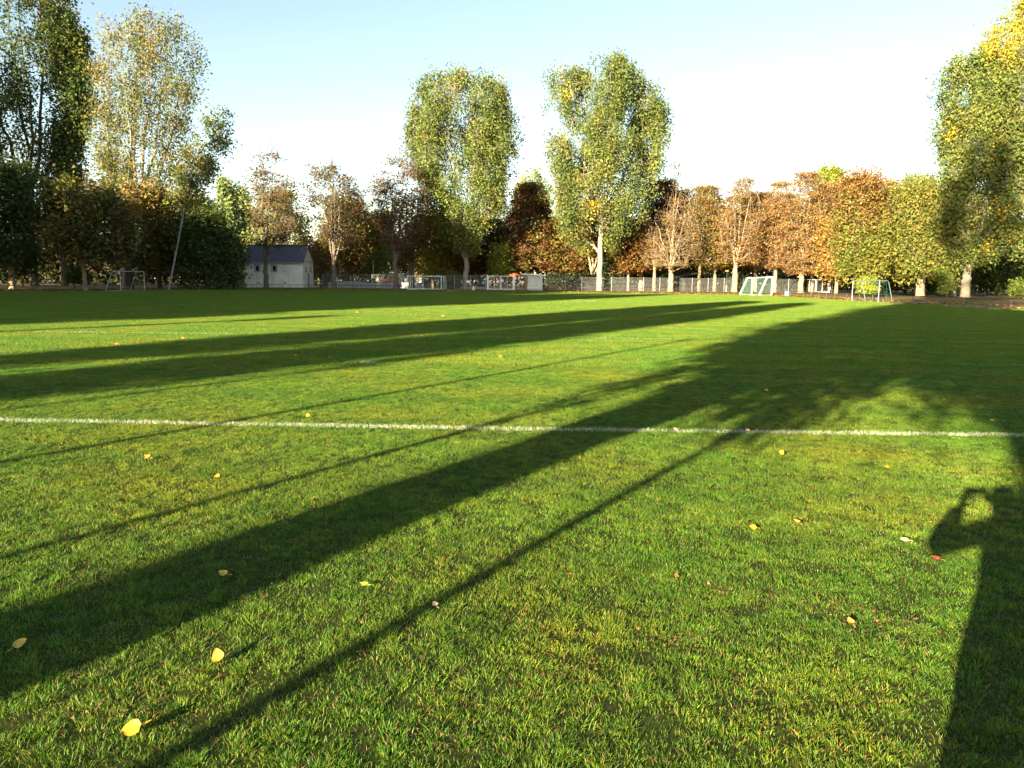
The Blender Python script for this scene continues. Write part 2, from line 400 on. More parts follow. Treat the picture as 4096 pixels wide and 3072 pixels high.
# ---------------------------------------------------------------- trees
def kmeans(P, k, g, it=8):
    C_ = P[g.choice(len(P), k, replace=False)].copy()
    for _ in range(it):
        d = ((P[:, None] - C_[None]) ** 2).sum(2); L = d.argmin(1)
        for j in range(k):
            if (L == j).any(): C_[j] = P[L == j].mean(0)
    return C_, L
def tubes_np(paths, n):
    """paths: list of (pts (m,3), radii (m)); returns V, F quads"""
    Vs, Fs = [], []; off = 0
    q = np.arange(n) * 2 * math.pi / n; cq, sq = np.cos(q), np.sin(q)
    for P, r in paths:
        P = np.asarray(P, float); m_ = len(P)
        d = np.gradient(P, axis=0); d /= np.linalg.norm(d, axis=1)[:, None] + 1e-9
        up = np.where(np.abs(d[:, 2:3]) < .95, [[0, 0, 1.]], [[1., 0, 0]])
        a = np.cross(d, up); a /= np.linalg.norm(a, axis=1)[:, None] + 1e-9; c = np.cross(d, a)
        V = P[:, None] + (a[:, None] * cq[None, :, None] + c[:, None] * sq[None, :, None]) * np.asarray(r)[:, None, None]
        Vs.append(V.reshape(-1, 3)); i, k = np.meshgrid(np.arange(m_ - 1), np.arange(n), indexing='ij')
        i = i.ravel(); k = k.ravel(); k2 = (k + 1) % n
        Fs.append(np.stack([i * n + k, i * n + k2, (i + 1) * n + k2, (i + 1) * n + k], 1) + off); off += m_ * n
    return np.concatenate(Vs), np.concatenate(Fs)
def leaves_np(C_, per, sig, size, cols, g, flat=0.0, droop=0.0):
    """C_: clump centres (n,3), cols: clump colours (n,3)"""
    n = len(C_) * per; idx = np.repeat(np.arange(len(C_)), per)
    P = C_[idx] + g.normal(0, 1, (n, 3)) * np.asarray(sig)[None, :]
    a = g.normal(0, 1, (n, 3)); b = g.normal(0, 1, (n, 3))
    a[:, 2] *= (1 - flat); b[:, 2] *= (1 - flat); a[:, 2] -= droop
    a /= np.linalg.norm(a, axis=1)[:, None]; b -= a * (a * b).sum(1)[:, None]; b /= np.linalg.norm(b, axis=1)[:, None]
    s = size * g.uniform(.6, 1.35, n)[:, None]; a = a * s * .62; b = b * s * .40
    V = np.stack([P - a * 1.1, P + a * .75 + b * 1.25, P + a * .75 - b * 1.25], 1).reshape(-1, 3)
    Fq = np.arange(3 * n).reshape(-1, 3)
    c = cols[idx] * g.uniform(.72, 1.28, (n, 1))
    return V, Fq, np.repeat(np.clip(c, 0, 1), 3, 0)
GREEN = [((.125, .17, .042), 5), ((.175, .22, .052), 4), ((.07, .115, .036), 3), ((.24, .22, .06), 1.8), ((.34, .26, .05), .3)]
OLIVE = [((.17, .15, .03), 4), ((.23, .17, .035), 3), ((.10, .11, .022), 3), ((.32, .21, .05), 2)]
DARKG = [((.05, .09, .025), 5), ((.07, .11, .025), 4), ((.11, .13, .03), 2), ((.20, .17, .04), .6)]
PALEG = [((.20, .26, .09), 4), ((.15, .22, .08), 3), ((.26, .28, .10), 2)]
BROWN = [((.18, .092, .026), 5), ((.25, .135, .032), 3), ((.12, .062, .022), 3), ((.15, .13, .03), 1.8)]
DBROWN = [((.12, .06, .025), 5), ((.17, .085, .03), 3), ((.09, .075, .02), 2)]
ORANGE = [((.29, .165, .06), 5), ((.34, .215, .075), 3), ((.22, .12, .045), 3), ((.20, .18, .05), 2)]
YELLOW = [((.42, .34, .03), 4), ((.32, .30, .035), 4), ((.22, .24, .035), 2)]
YOLIVE = [((.25, .23, .045), 4), ((.18, .20, .04), 3), ((.36, .24, .05), 2), ((.14, .17, .035), 2)]
YGREEN = [((.22, .26, .03), 4), ((.15, .21, .03), 4), ((.30, .28, .04), 2)]
def interp(prof, z):
    zs = [p[0] for p in prof]
    return np.interp(z, zs, [p[1] for p in prof]), np.interp(z, zs, [p[2] for p in prof])
def grow(name, label, loc, prof, cat='tree', group=None, boughs=28, clumps=7, per=40, sig=(.55, .55, .8), size=.3, pal=GREEN,
         bark='bark_warm', tr=.3, fork=None, stems=4, depth=.9, twigs=0, seed=1, lean=None, spread=(.8, .8, 1.5), flat=0, droop=0,
         hot=0.0, hotcol=(.75, .50, .04), twig_r=.015, core=.35, upright=0, spikes=0, limbs=(), pal2=None, split=None):
    """prof: [(z, xl, xr)] outline of the crown in metres round the base, low to high"""
    g = np.random.default_rng(seed); prof = sorted(prof); z0, z1 = prof[0][0], prof[-1][0]
    fork = fork if fork is not None else max(.25 * z1, z0 * .8)
    # boughs in the envelope
    zz = np.linspace(z0, z1, 60); xl, xr = interp(prof, zz); w = np.maximum(xr - xl, .2); cdf = np.cumsum(w); cdf /= cdf[-1]
    def sample(n, shrink):
        z = np.interp(g.random(n), cdf, zz); a, b = interp(prof, z); c = (a + b) / 2; h = (b - a) / 2
        rr = np.sqrt(core + (1 - core) * g.random(n)) * shrink; th = g.uniform(0, 2 * math.pi, n)
        return np.stack([c + h * rr * np.cos(th), h * depth * rr * np.sin(th), z], 1)
    B = sample(boughs, .88)
    Cc = B[np.repeat(np.arange(boughs), clumps)] + g.normal(0, 1, (boughs * clumps, 3)) * np.array(spread)
    # pull strays back to the outline
    zlo = z0 + min(.6 * sig[2], .1 * (z1 - z0)); zhi = z1 - min(1.4 * sig[2], .2 * (z1 - z0)); z = np.clip(Cc[:, 2], zlo, zhi); a, b = interp(prof, np.clip(z, z0, z1)); c = (a + b) / 2; h = np.maximum((b - a) / 2, .15)
    ex = np.sqrt(((Cc[:, 0] - c) / h) ** 2 + (Cc[:, 1] / (h * depth)) ** 2); lim = np.repeat(g.uniform(.66, 1.08, boughs), clumps); k = np.maximum(ex / lim, 1)
    Cc[:, 0] = c + (Cc[:, 0] - c) / k; Cc[:, 1] /= k; Cc[:, 2] = z
    # trunk
    P0 = np.array([0, 0, -.25]); pth = [P0] + [np.array(p, float) for p in (lean or [])] + ([np.array([0, 0, fork])] if not lean else [])
    pth = np.array(pth)
    def on_trunk(zq): return np.array([np.interp(zq, pth[:, 2], pth[:, 0]), np.interp(zq, pth[:, 2], pth[:, 1]), zq])
    topz = pth[-1, 2]; nt_ = 8
    tz = np.concatenate([[-.25, .05, .5], np.linspace(1.2, topz, nt_)]) if topz > 1.5 else np.linspace(-.25, topz, 6)
    TP = np.array([on_trunk(q) for q in tz]); TP[:, :2] += g.normal(0, tr * .12, (len(tz), 2)) * (tz > 1)[:, None]
    TR = tr * np.interp(tz, [-.25, .05, .6, 2, topz], [1.3, 1.18, 1.04, 1.0, .8]) if topz > 2.01 else tr * np.interp(tz, [-.25, topz], [1.3, .8])
    big = [(TP, TR)]; mid_, fine = [], []
    K = min(stems, boughs); ctr, lab = kmeans(B[:, :3] * np.array([1, 1, .35]), K, g)
    stem_pts = []
    for j in range(K):
        bj = B[lab == j]
        if not len(bj): continue
        top = bj[bj[:, 2].argmax()].copy(); top[2] = min(top[2] + .3, z1 - 1.2 * sig[2])
        mean = bj.mean(0); f0 = topz * g.uniform(.72, 1.0) if topz > 3 else topz
        p0 = on_trunk(f0)
        if top[2] < f0 + 1: p0 = on_trunk(max(.5, min(topz, top[2] * .7)))
        lf = .55 - .38 * upright; c1 = p0 + (mean - p0) * np.array([lf, lf, .30]); c1[2] = p0[2] + (top[2] - p0[2]) * .28
        c2 = np.array([p0[0] + (mean[0] * .8 + top[0] * .2 - p0[0]) * (1 - .45 * upright), p0[1] + (mean[1] * .8 + top[1] * .2 - p0[1]) * (1 - .45 * upright), p0[2] + (top[2] - p0[2]) * .62])
        s = np.linspace(0, 1, 12)[:, None]; Q = (1 - s) ** 3 * p0 + 3 * s * (1 - s) ** 2 * c1 + 3 * s * s * (1 - s) * c2 + s ** 3 * top
        wob = g.normal(0, .12, Q.shape); wob[0] = 0; Q = Q + wob * (z1 / 25)
        share = tr * .9 / math.sqrt(max(1, K * .55)); rad = share * np.interp(np.linspace(0, 1, 12), [0, 1], [1, .12])
        big.append((Q, rad)); stem_pts.append((Q, rad))
        for bp in bj:
            # a branch leaves the stem lower down and sweeps out to the bough
            dz = bp[2] - Q[:, 2]; hd = np.hypot(Q[:, 0] - bp[0], Q[:, 1] - bp[1]); cost = hd + np.where(dz < .2 * hd, 6 + np.abs(dz), dz * .45)
            i = int(cost.argmin()); q0 = Q[i]; e = bp - q0
            m1 = q0 + e * np.array([.55, .55, .3]) + g.normal(0, .1, 3); m2 = q0 + e * np.array([.85, .85, .7]) + g.normal(0, .1, 3)
            mid_.append((np.array([q0, m1, m2, bp]), np.array([.34, .26, .18, .09]) * max(rad[i], .06)))
    for L_, r_ in limbs:
        L_ = np.array(L_, float); s_ = np.linspace(0, len(L_) - 1, 12); big.append((np.stack([np.interp(s_, range(len(L_)), L_[:, i]) for i in range(3)], 1), np.linspace(r_, r_ * .3, 12)))
    V1, F1 = tubes_np(big, 9)
    root = empty(name, loc, label, cat, group)
    link('trunk', np_mesh('trunk', V1, F1, M[bark], smooth=True), root)
    for bi in range(boughs):
        b0 = B[bi]
        for cc in Cc[bi * clumps:(bi + 1) * clumps]:
            e = cc - b0; m1 = b0 + e * .5 + np.array([0, 0, .12]) * np.linalg.norm(e)
            fine.append((np.array([b0, m1, cc]), np.array([1.6, 1.2, .6]) * twig_r))
            for _ in range(twigs):
                d = g.normal(0, 1, 3); d[2] = abs(d[2]) * .8 + .1; d /= np.linalg.norm(d); L = g.uniform(.6, 1.5)
                sd_ = d.copy(); sd_[2] = 0
                fine.append((np.array([cc, cc + sd_ * L * .55 + np.array([0, 0, .1 * L]), cc + d * L]), np.array([1.0, .8, .5]) * twig_r))
    if spikes:
        hi = Cc[np.argsort(-(Cc[:, 2] + g.normal(0, z1 * .06, len(Cc))))[:spikes]]
        for q in hi:
            L = g.uniform(.8, 2.4); e = q + np.array([g.normal(0, .2), g.normal(0, .2), L]); fine.append((np.array([q, (q + e) / 2 + g.normal(0, .06, 3), e]), np.array([.035, .025, .012])))
            for _ in range(5):
                f = g.random(); p_ = q + (e - q) * f; d = g.normal(0, 1, 3); d[2] = abs(d[2]); d /= np.linalg.norm(d); fine.append((np.array([p_, p_ + d * .35, p_ + d * .6 + np.array([0, 0, .15])]), np.array([.02, .015, .008])))
    if mid_:
        V2, F2 = tubes_np(mid_, 5); V3, F3 = tubes_np(fine, 3)
        # both sets in one mesh: the finer limbs of this tree
        link('branches', np_mesh('branches', np.concatenate([V2, V3]), np.concatenate([F2, F3 + len(V2)]), M[bark], smooth=True), root)
    cs = np.array([p[0] for p in pal]); wt = np.array([p[1] for p in pal], float); wt /= wt.sum()
    bc = cs[g.choice(len(cs), boughs, p=wt)]; cc_ = bc[np.repeat(np.arange(boughs), clumps)] * .5 + cs[g.choice(len(cs), len(Cc), p=wt)] * .5
    if pal2:
        c2s = np.array([p[0] for p in pal2]); w2 = np.array([p[1] for p in pal2], float); w2 /= w2.sum()
        sel = split(Cc, g); cc_[sel] = c2s[g.choice(len(c2s), int(sel.sum()), p=w2)]
    if hot:
        hs = g.random(len(Cc)) < hot; cc_[hs] = hotcol
    if per:
        V4, F4, c4 = leaves_np(Cc, per, sig, size, cc_, g, flat, droop)
        link('crown', np_mesh('crown', V4, F4, M['leaf'], c4), root)
    return root
def ptree(name, label, px, Y, prof, lean=None, fork=None, limb=None, **kw):
    """crown outline read off the photograph in pixels [(y, xl, xr)], built at its own distance Y"""
    b = base(px, Y); pr = []
    for y, a, c in prof:
        pl = at(a, y, Y); pr_ = at(c, y, Y); pr.append(((pl.z + pr_.z) / 2 - b.z, pl.x - b.x, pr_.x - b.x))
    if lean: lean = [tuple(np.array(at(x, y, Y) - b) * np.array([1, 0, 1])) for x, y in lean]
    if fork: fork = at(px, fork, Y).z - b.z
    if limb: kw['limbs'] = [([tuple(np.array(at(x, y, Y) - b) * np.array([1, 0, 1])) for x, y in q], r_) for q, r_ in limb]
    return grow(name, label, b, pr, lean=lean, fork=fork, **kw)

POP = dict(size=.235, sig=(.5, .5, .75), spread=(.75, .75, 1.9), bark='bark_pale')
P1 = ptree('poplar_tree', 'tall bushy green poplar between the wide net goal and the white gate', 1864, 113,
      [(305, 1750, 1860), (345, 1668, 2040), (426, 1600, 2090), (555, 1592, 2097), (648, 1612, 2097), (740, 1665, 2088), (815, 1722, 2060), (900, 1760, 1995), (963, 1785, 1940), (1000, 1815, 1910)],
      tr=.42, limb=[([(1868, 1050), (1842, 1000), (1822, 930), (1780, 860), (1745, 780)], .22)], fork=1010, upright=.4, stems=6, boughs=110, clumps=8, per=88, seed=3, hot=.003, **POP)
P2 = ptree('poplar_tree', 'tall bushy green poplar with bright bare trunk right of the white kiosk', 2397, 110,
      [(250, 2320, 2400), (290, 2205, 2560), (330, 2175, 2630), (400, 2172, 2665), (470, 2200, 2688), (530, 2200, 2692), (600, 2175, 2685), (690, 2168, 2660), (770, 2170, 2610), (840, 2190, 2570), (907, 2225, 2515), (963, 2290, 2480), (1010, 2345, 2440)],
      tr=.42, limb=[([(2397, 1012), (2375, 985), (2345, 965), (2300, 935), (2262, 890)], .24), ([(2397, 940), (2440, 880), (2500, 800), (2560, 700)], .2)], fork=860, upright=.6, stems=7, boughs=114, clumps=8, per=88, seed=4, hot=.003, **POP)
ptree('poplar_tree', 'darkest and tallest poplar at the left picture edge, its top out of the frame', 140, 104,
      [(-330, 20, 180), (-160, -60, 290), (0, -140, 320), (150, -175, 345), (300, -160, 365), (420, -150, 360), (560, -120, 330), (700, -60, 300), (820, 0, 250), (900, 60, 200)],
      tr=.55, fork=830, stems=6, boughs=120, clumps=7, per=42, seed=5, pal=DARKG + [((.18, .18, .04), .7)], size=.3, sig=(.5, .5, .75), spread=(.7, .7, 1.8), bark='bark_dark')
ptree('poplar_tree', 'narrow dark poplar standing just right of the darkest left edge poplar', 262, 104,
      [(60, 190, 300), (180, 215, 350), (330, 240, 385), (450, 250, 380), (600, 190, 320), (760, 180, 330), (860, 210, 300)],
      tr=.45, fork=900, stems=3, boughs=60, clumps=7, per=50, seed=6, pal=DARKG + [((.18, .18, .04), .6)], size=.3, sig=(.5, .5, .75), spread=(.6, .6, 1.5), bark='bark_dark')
ptree('poplar_tree', 'airy yellowing poplar with many pale fanning stems and sky showing through, behind the left goal', 512, 98,
      [(55, 480, 640), (110, 390, 740), (200, 352, 800), (300, 345, 835), (400, 362, 805), (520, 340, 765), (650, 350, 740), (780, 390, 700), (860, 430, 640)],
      tr=.6, fork=985, stems=9, boughs=96, clumps=6, per=44, seed=7, pal=OLIVE + GREEN[:3], size=.23, sig=(.55, .55, .8), spread=(.8, .8, 1.7), bark='bark_pale', depth=.7)
ptree('birch_tree', 'slender pale barked tree leaning to the right, between the left goal and the house', 672, 84,
      [(425, 850, 905), (480, 775, 940), (560, 745, 960), (620, 745, 885), (700, 700, 858), (780, 700, 800), (850, 730, 800)],
      lean=[(705, 1010), (735, 850), (762, 740)], tr=.10, stems=4, boughs=36, clumps=6, per=30, seed=8, pal=OLIVE[:3] + GREEN[:3], size=.21, sig=(.45, .45, .4), spread=(.6, .6, .6), bark='bark_birch')
US = dict(cat='tree', group='low trees under the tall left poplars', size=.3)
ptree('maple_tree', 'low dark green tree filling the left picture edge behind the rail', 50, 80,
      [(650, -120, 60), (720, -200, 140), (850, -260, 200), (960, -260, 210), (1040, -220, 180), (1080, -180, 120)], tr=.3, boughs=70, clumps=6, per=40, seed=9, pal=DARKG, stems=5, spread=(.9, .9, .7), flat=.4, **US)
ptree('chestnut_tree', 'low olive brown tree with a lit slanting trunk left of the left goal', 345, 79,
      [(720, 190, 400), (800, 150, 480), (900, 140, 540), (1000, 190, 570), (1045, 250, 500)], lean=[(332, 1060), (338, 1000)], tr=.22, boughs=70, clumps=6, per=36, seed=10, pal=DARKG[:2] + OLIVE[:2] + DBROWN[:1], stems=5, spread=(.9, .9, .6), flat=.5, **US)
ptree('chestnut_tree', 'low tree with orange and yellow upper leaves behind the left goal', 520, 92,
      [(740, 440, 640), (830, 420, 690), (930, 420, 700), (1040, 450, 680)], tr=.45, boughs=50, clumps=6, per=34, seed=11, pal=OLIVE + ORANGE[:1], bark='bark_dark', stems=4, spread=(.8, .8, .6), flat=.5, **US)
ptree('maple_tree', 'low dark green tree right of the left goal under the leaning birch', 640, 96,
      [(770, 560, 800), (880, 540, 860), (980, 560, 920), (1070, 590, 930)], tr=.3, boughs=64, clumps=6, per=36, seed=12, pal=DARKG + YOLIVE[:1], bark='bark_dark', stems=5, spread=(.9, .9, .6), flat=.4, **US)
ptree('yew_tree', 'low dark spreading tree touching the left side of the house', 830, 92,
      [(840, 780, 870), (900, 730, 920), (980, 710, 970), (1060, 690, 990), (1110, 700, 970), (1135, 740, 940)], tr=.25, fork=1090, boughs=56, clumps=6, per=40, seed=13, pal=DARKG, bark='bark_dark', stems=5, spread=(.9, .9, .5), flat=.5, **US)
ptree('maple_tree', 'yellow green tree top lit by the sun left of the pale columnar poplars', 770, 104,
      [(800, 740, 830), (860, 730, 860), (930, 740, 880), (1000, 760, 890)], tr=.25, boughs=30, clumps=6, per=30, seed=14, pal=YGREEN, stems=3, spread=(.7, .7, .6), **US)
LP = dict(group='columnar poplars far behind the left side of the house', size=.45, sig=(.45, .45, 1.0), spread=(.5, .5, 2.2), pal=PALEG, bark='bark_pale', tr=.3, stems=3, clumps=6, per=26)
ptree('columnar_poplar', 'tallest pale green columnar poplar far left of the house', 898, 150, [(715, 890, 912), (790, 870, 930), (900, 862, 940), (1030, 870, 930)], boughs=26, seed=15, **LP)
ptree('columnar_poplar', 'pale green columnar poplar beside the left edge of the house roof', 962, 152, [(745, 945, 980), (830, 930, 1000), (920, 925, 1005), (1030, 935, 1000)], boughs=28, seed=16, **LP)
ptree('columnar_poplar', 'shortest pale columnar poplar next to the dark left trees', 850, 155, [(830, 838, 865), (900, 825, 880), (1030, 830, 880)], boughs=18, seed=17, **LP)

CH = dict(upright=1, spikes=14, size=.24, sig=(.5, .5, .22), spread=(.9, .9, .7), flat=.55, droop=.2, twigs=3)
gl = 'chestnut trees along the far side of the pitch'
ptree('chestnut_tree', 'half bare chestnut standing in front of the house with its forked trunk', 1066, 103,
      [(612, 1050, 1105), (650, 1010, 1160), (720, 978, 1190), (800, 985, 1210), (900, 1000, 1180), (985, 1010, 1150)], tr=.32, fork=1045, stems=5, boughs=50, clumps=6, per=12, seed=20, pal=DBROWN + OLIVE[2:3], group=gl, bark='bark_mid', **CH)
ptree('maple_tree', 'yellow olive tree rising right behind the house roof', 1150, 126,
      [(760, 1060, 1190), (850, 1000, 1240), (950, 985, 1262), (1040, 985, 1250), (1080, 1000, 1240)], tr=.3, boughs=64, clumps=6, per=34, seed=21, pal=YOLIVE, stems=5, flat=.3)
ptree('chestnut_tree', 'half bare brown chestnut right of the house with a branch reaching left', 1337, 106,
      [(655, 1245, 1335), (700, 1215, 1420), (780, 1225, 1470), (850, 1240, 1480), (930, 1250, 1470), (985, 1240, 1440)], tr=.33, fork=1040, stems=6, boughs=66, clumps=6, per=14, seed=22, pal=DBROWN + OLIVE[2:3], group=gl, bark='bark_mid', **CH)
ptree('chestnut_tree', 'denser olive brown chestnut with thick dark trunk behind the one right of the house', 1388, 119,
      [(790, 1310, 1450), (880, 1290, 1490), (980, 1285, 1490), (1070, 1300, 1440)], tr=.5, fork=1060, stems=5, boughs=56, clumps=6, per=28, seed=23, pal=YOLIVE[:3] + DBROWN[:2], bark='bark_dark', group=gl, size=.3, flat=.4)
ptree('chestnut_tree', 'small rust orange tree low between the house and the brown chestnut', 1291, 124,
      [(960, 1240, 1330), (1030, 1235, 1345), (1085, 1260, 1330)], tr=.16, boughs=30, clumps=6, per=30, seed=24, pal=ORANGE[:3] + BROWN[:1], stems=3, flat=.4)
ptree('chestnut_tree', 'half bare red brown chestnut left of the net goal with twin stems', 1583, 107,
      [(632, 1560, 1630), (680, 1495, 1690), (740, 1465, 1725), (820, 1480, 1735), (900, 1500, 1700), (1000, 1540, 1650)], tr=.36, fork=1060, stems=7, boughs=70, clumps=6, per=13, seed=25, pal=DBROWN + [((.20, .07, .03), 2)], bark='bark_mid', group=gl, **CH)
ptree('chestnut_tree', 'dark thick trunked chestnut directly behind the net goal', 1646, 113,
      [(780, 1570, 1740), (880, 1550, 1740), (980, 1570, 1720), (1060, 1600, 1700)], tr=.45, fork=1040, stems=5, boughs=46, clumps=6, per=16, seed=26, pal=DBROWN + YOLIVE[:1], bark='bark_dark', group=gl, size=.3, flat=.4, twigs=2)
ptree('maple_tree', 'bright yellow leaved tree above the net goal', 1732, 122,
      [(860, 1660, 1790), (940, 1640, 1805), (1020, 1650, 1800), (1090, 1655, 1780)], tr=.2, boughs=56, clumps=6, per=34, seed=27, pal=YELLOW, stems=4, flat=.35, droop=.2)
ptree('maple_tree', 'yellow green tree between the two half bare chestnuts right of the house', 1500, 126,
      [(850, 1470, 1560), (930, 1440, 1600), (1010, 1440, 1590), (1080, 1450, 1580)], tr=.25, boughs=46, clumps=6, per=32, seed=28, pal=YOLIVE[:2] + YGREEN[:2], stems=4, flat=.3)
DB = dict(group='brown chestnuts behind the far fence', size=.32, sig=(.55, .55, .3), flat=.5, droop=.2, clumps=6)
ptree('chestnut_tree', 'dark red brown chestnut on the left of the left tall poplar trunk', 1800, 124,
      [(850, 1740, 1860), (930, 1730, 1910), (1020, 1735, 1920), (1095, 1750, 1900)], tr=.3, boughs=60, per=45, seed=29, pal=DBROWN + YOLIVE[:1], stems=5, **DB)
ptree('chestnut_tree', 'dark brown chestnut above the left wing of the gate', 1950, 126,
      [(880, 1890, 2020), (960, 1870, 2050), (1040, 1880, 2050), (1090, 1890, 2040)], tr=.3, boughs=60, per=45, seed=30, pal=DBROWN + YOLIVE[:1], stems=5, **DB)
ptree('maple_tree', 'small yellow green leaved tree over the middle of the gate', 2000, 118,
      [(985, 1975, 2020), (1030, 1965, 2050), (1085, 1970, 2060)], tr=.1, boughs=14, clumps=5, per=26, seed=31, pal=YGREEN, stems=3)
ptree('chestnut_tree', 'large dark brown chestnut with orange tip between the two tall poplars', 2105, 122,
      [(735, 2085, 2150), (800, 2040, 2190), (900, 2005, 2235), (1000, 1985, 2260), (1075, 2000, 2250)], tr=.35, fork=1060, boughs=96, per=40, seed=32, pal=DBROWN[:2] + BROWN[:1] + YOLIVE[:1], stems=6, twigs=1,
      pal2=ORANGE, split=lambda C_, g: C_[:, 2] > 16.2, **DB)
ptree('maple_tree', 'pale green tree top far behind in the gap between the two tall poplars', 2140, 160,
      [(675, 2095, 2150), (760, 2060, 2200), (880, 2060, 2210), (1000, 2070, 2200)], tr=.3, boughs=40, clumps=6, per=30, seed=33, pal=PALEG, stems=4, size=.42)
ptree('chestnut_tree', 'brown chestnut left behind the low limb of the right tall poplar', 2238, 123,
      [(870, 2190, 2330), (950, 2180, 2350), (1050, 2190, 2350), (1085, 2200, 2330)], tr=.3, boughs=56, per=37, seed=34, pal=BROWN + YOLIVE[:1], stems=5, twigs=1, **DB)
ptree('chestnut_tree', 'brown chestnut with two upright stems close left of the right tall poplar trunk', 2369, 121,
      [(800, 2300, 2500), (900, 2290, 2520), (1020, 2310, 2490)], tr=.36, fork=1110, boughs=56, per=32, seed=35, pal=BROWN[:2] + YOLIVE[:1], stems=4, twigs=1, **DB)
ptree('chestnut_tree', 'tall dark red brown chestnut behind the bare stemmed one right of the right poplar', 2600, 125,
      [(715, 2610, 2680), (800, 2570, 2725), (920, 2540, 2740), (1020, 2545, 2730), (1075, 2560, 2700)], tr=.3, boughs=80, per=40, seed=36, pal=DBROWN + [((.26, .09, .05), 2)], stems=5, twigs=1, **DB)
ptree('chestnut_tree', 'small orange chestnut directly right of the right tall poplar trunk', 2512, 115,
      [(880, 2450, 2590), (950, 2440, 2600), (1030, 2450, 2590), (1080, 2470, 2560)], tr=.2, boughs=44, per=37, seed=37, pal=BROWN, stems=4, **DB)
ptree('chestnut_tree', 'short orange chestnut with stout forked trunk, between two taller chestnuts right of right poplar', 2562, 118,
      [(960, 2520, 2610), (1020, 2510, 2620), (1080, 2530, 2600)], tr=.36, fork=1080, boughs=24, per=35, seed=38, pal=ORANGE[:3] + BROWN[:1], stems=3, **DB)
ptree('chestnut_tree', 'orange chestnut with crooked bare twigs and pale trunk left of the tallest bare one', 2616, 113,
      [(930, 2570, 2650), (1000, 2560, 2665), (1065, 2575, 2655)], tr=.25, boughs=24, clumps=5, per=10, seed=39, pal=BROWN, stems=4, group=gl, **CH)
BA = dict(upright=1, spikes=8, group=gl, size=.22, sig=(.5, .5, .22), flat=.55, droop=.2)
ptree('chestnut_tree', 'tallest nearly bare chestnut with bright multi stem trunk behind the fence', 2682, 110,
      [(655, 2700, 2775), (720, 2690, 2770), (790, 2640, 2765), (860, 2600, 2800), (950, 2590, 2812), (1040, 2600, 2800), (1070, 2620, 2780)], tr=.4, fork=1090, stems=8, boughs=58, clumps=6, per=7, twigs=3, seed=40, pal=BROWN[:2] + OLIVE[:1], twig_r=.016, **BA)
ptree('chestnut_tree', 'brown chestnut with slim trunk and dark top tuft, right of the tallest bare one', 2795, 115,
      [(745, 2790, 2855), (800, 2755, 2880), (880, 2745, 2885), (980, 2755, 2880), (1060, 2765, 2860)], tr=.24, fork=1050, boughs=52, clumps=6, per=27, twigs=3, seed=41, pal=BROWN[:2] + YOLIVE[:2], stems=4, **BA)
ptree('chestnut_tree', 'olive brown chestnut with short goblet forked trunk beside the street lamp', 2857, 117,
      [(850, 2800, 2915), (930, 2795, 2925), (1010, 2805, 2920), (1060, 2825, 2900)], tr=.26, fork=1095, boughs=44, clumps=6, per=30, twigs=3, seed=42, pal=OLIVE + BROWN[:1], stems=5, **BA)
ptree('chestnut_tree', 'golden brown half bare chestnut with broad bright trunk left of the white rear goal', 2937, 110,
      [(712, 2960, 3005), (765, 2905, 3025), (830, 2880, 3070), (900, 2860, 3065), (980, 2865, 3050), (1050, 2885, 3020)], tr=.42, fork=1075, stems=8, boughs=66, clumps=6, per=19, twigs=3, seed=43, pal=ORANGE[:2] + BROWN[:2] + OLIVE[1:2], twig_r=.016, **BA)
ptree('chestnut_tree', 'orange brown chestnut behind the left post of the white rear goal', 3017, 116,
      [(775, 2990, 3075), (860, 2960, 3090), (950, 2965, 3090), (1070, 2985, 3075)], tr=.24, fork=1080, boughs=56, clumps=6, per=39, twigs=2, seed=44, pal=ORANGE[:2] + BROWN[:1] + OLIVE[:1], stems=4, **BA)
ptree('chestnut_tree', 'thin topped brown chestnut right behind the white rear goal', 3098, 112,
      [(730, 3095, 3150), (800, 3070, 3160), (880, 3045, 3180), (980, 3045, 3170), (1070, 3065, 3160)], tr=.28, fork=1050, boughs=58, clumps=6, per=30, twigs=3, seed=45, pal=ORANGE[:3], stems=5, **BA)
ptree('chestnut_tree', 'large glowing orange chestnut with bright trunk beside the right gate', 3203, 109,
      [(690, 3195, 3245), (760, 3160, 3290), (840, 3130, 3325), (940, 3125, 3335), (1040, 3135, 3320), (1090, 3160, 3300)], tr=.38, fork=1010, boughs=96, clumps=6, per=36, twigs=3, seed=46, pal=ORANGE, stems=6, **BA)
ptree('chestnut_tree', 'orange chestnut with leaning pale trunk at the left wing of the right gate', 3246, 112,
      [(740, 3270, 3360), (820, 3250, 3400), (920, 3250, 3420), (1020, 3240, 3400), (1085, 3250, 3360)], tr=.26, fork=1080, boughs=76, clumps=6, per=45, twigs=1, seed=47, pal=ORANGE, stems=5, **BA)
ptree('maple_tree', 'red orange maple with low green leaves over the right end of the fence', 3345, 104,
      [(880, 3300, 3410), (960, 3275, 3440), (1040, 3275, 3430), (1095, 3300, 3390)], tr=.24, boughs=56, clumps=6, per=32, seed=48, pal=ORANGE[:2] + [((.5, .15, .06), 2)] + YGREEN[:1], stems=4, size=.3, flat=.4)
ptree('maple_tree', 'round yellow green tree top rising behind the orange chestnuts', 3325, 165,
      [(675, 3300, 3350), (705, 3272, 3368), (760, 3265, 3372), (860, 3280, 3360)], tr=.3, boughs=44, clumps=6, per=36, seed=49, pal=YGREEN, stems=4, size=.42, spread=(.8, .8, .8), depth=1)
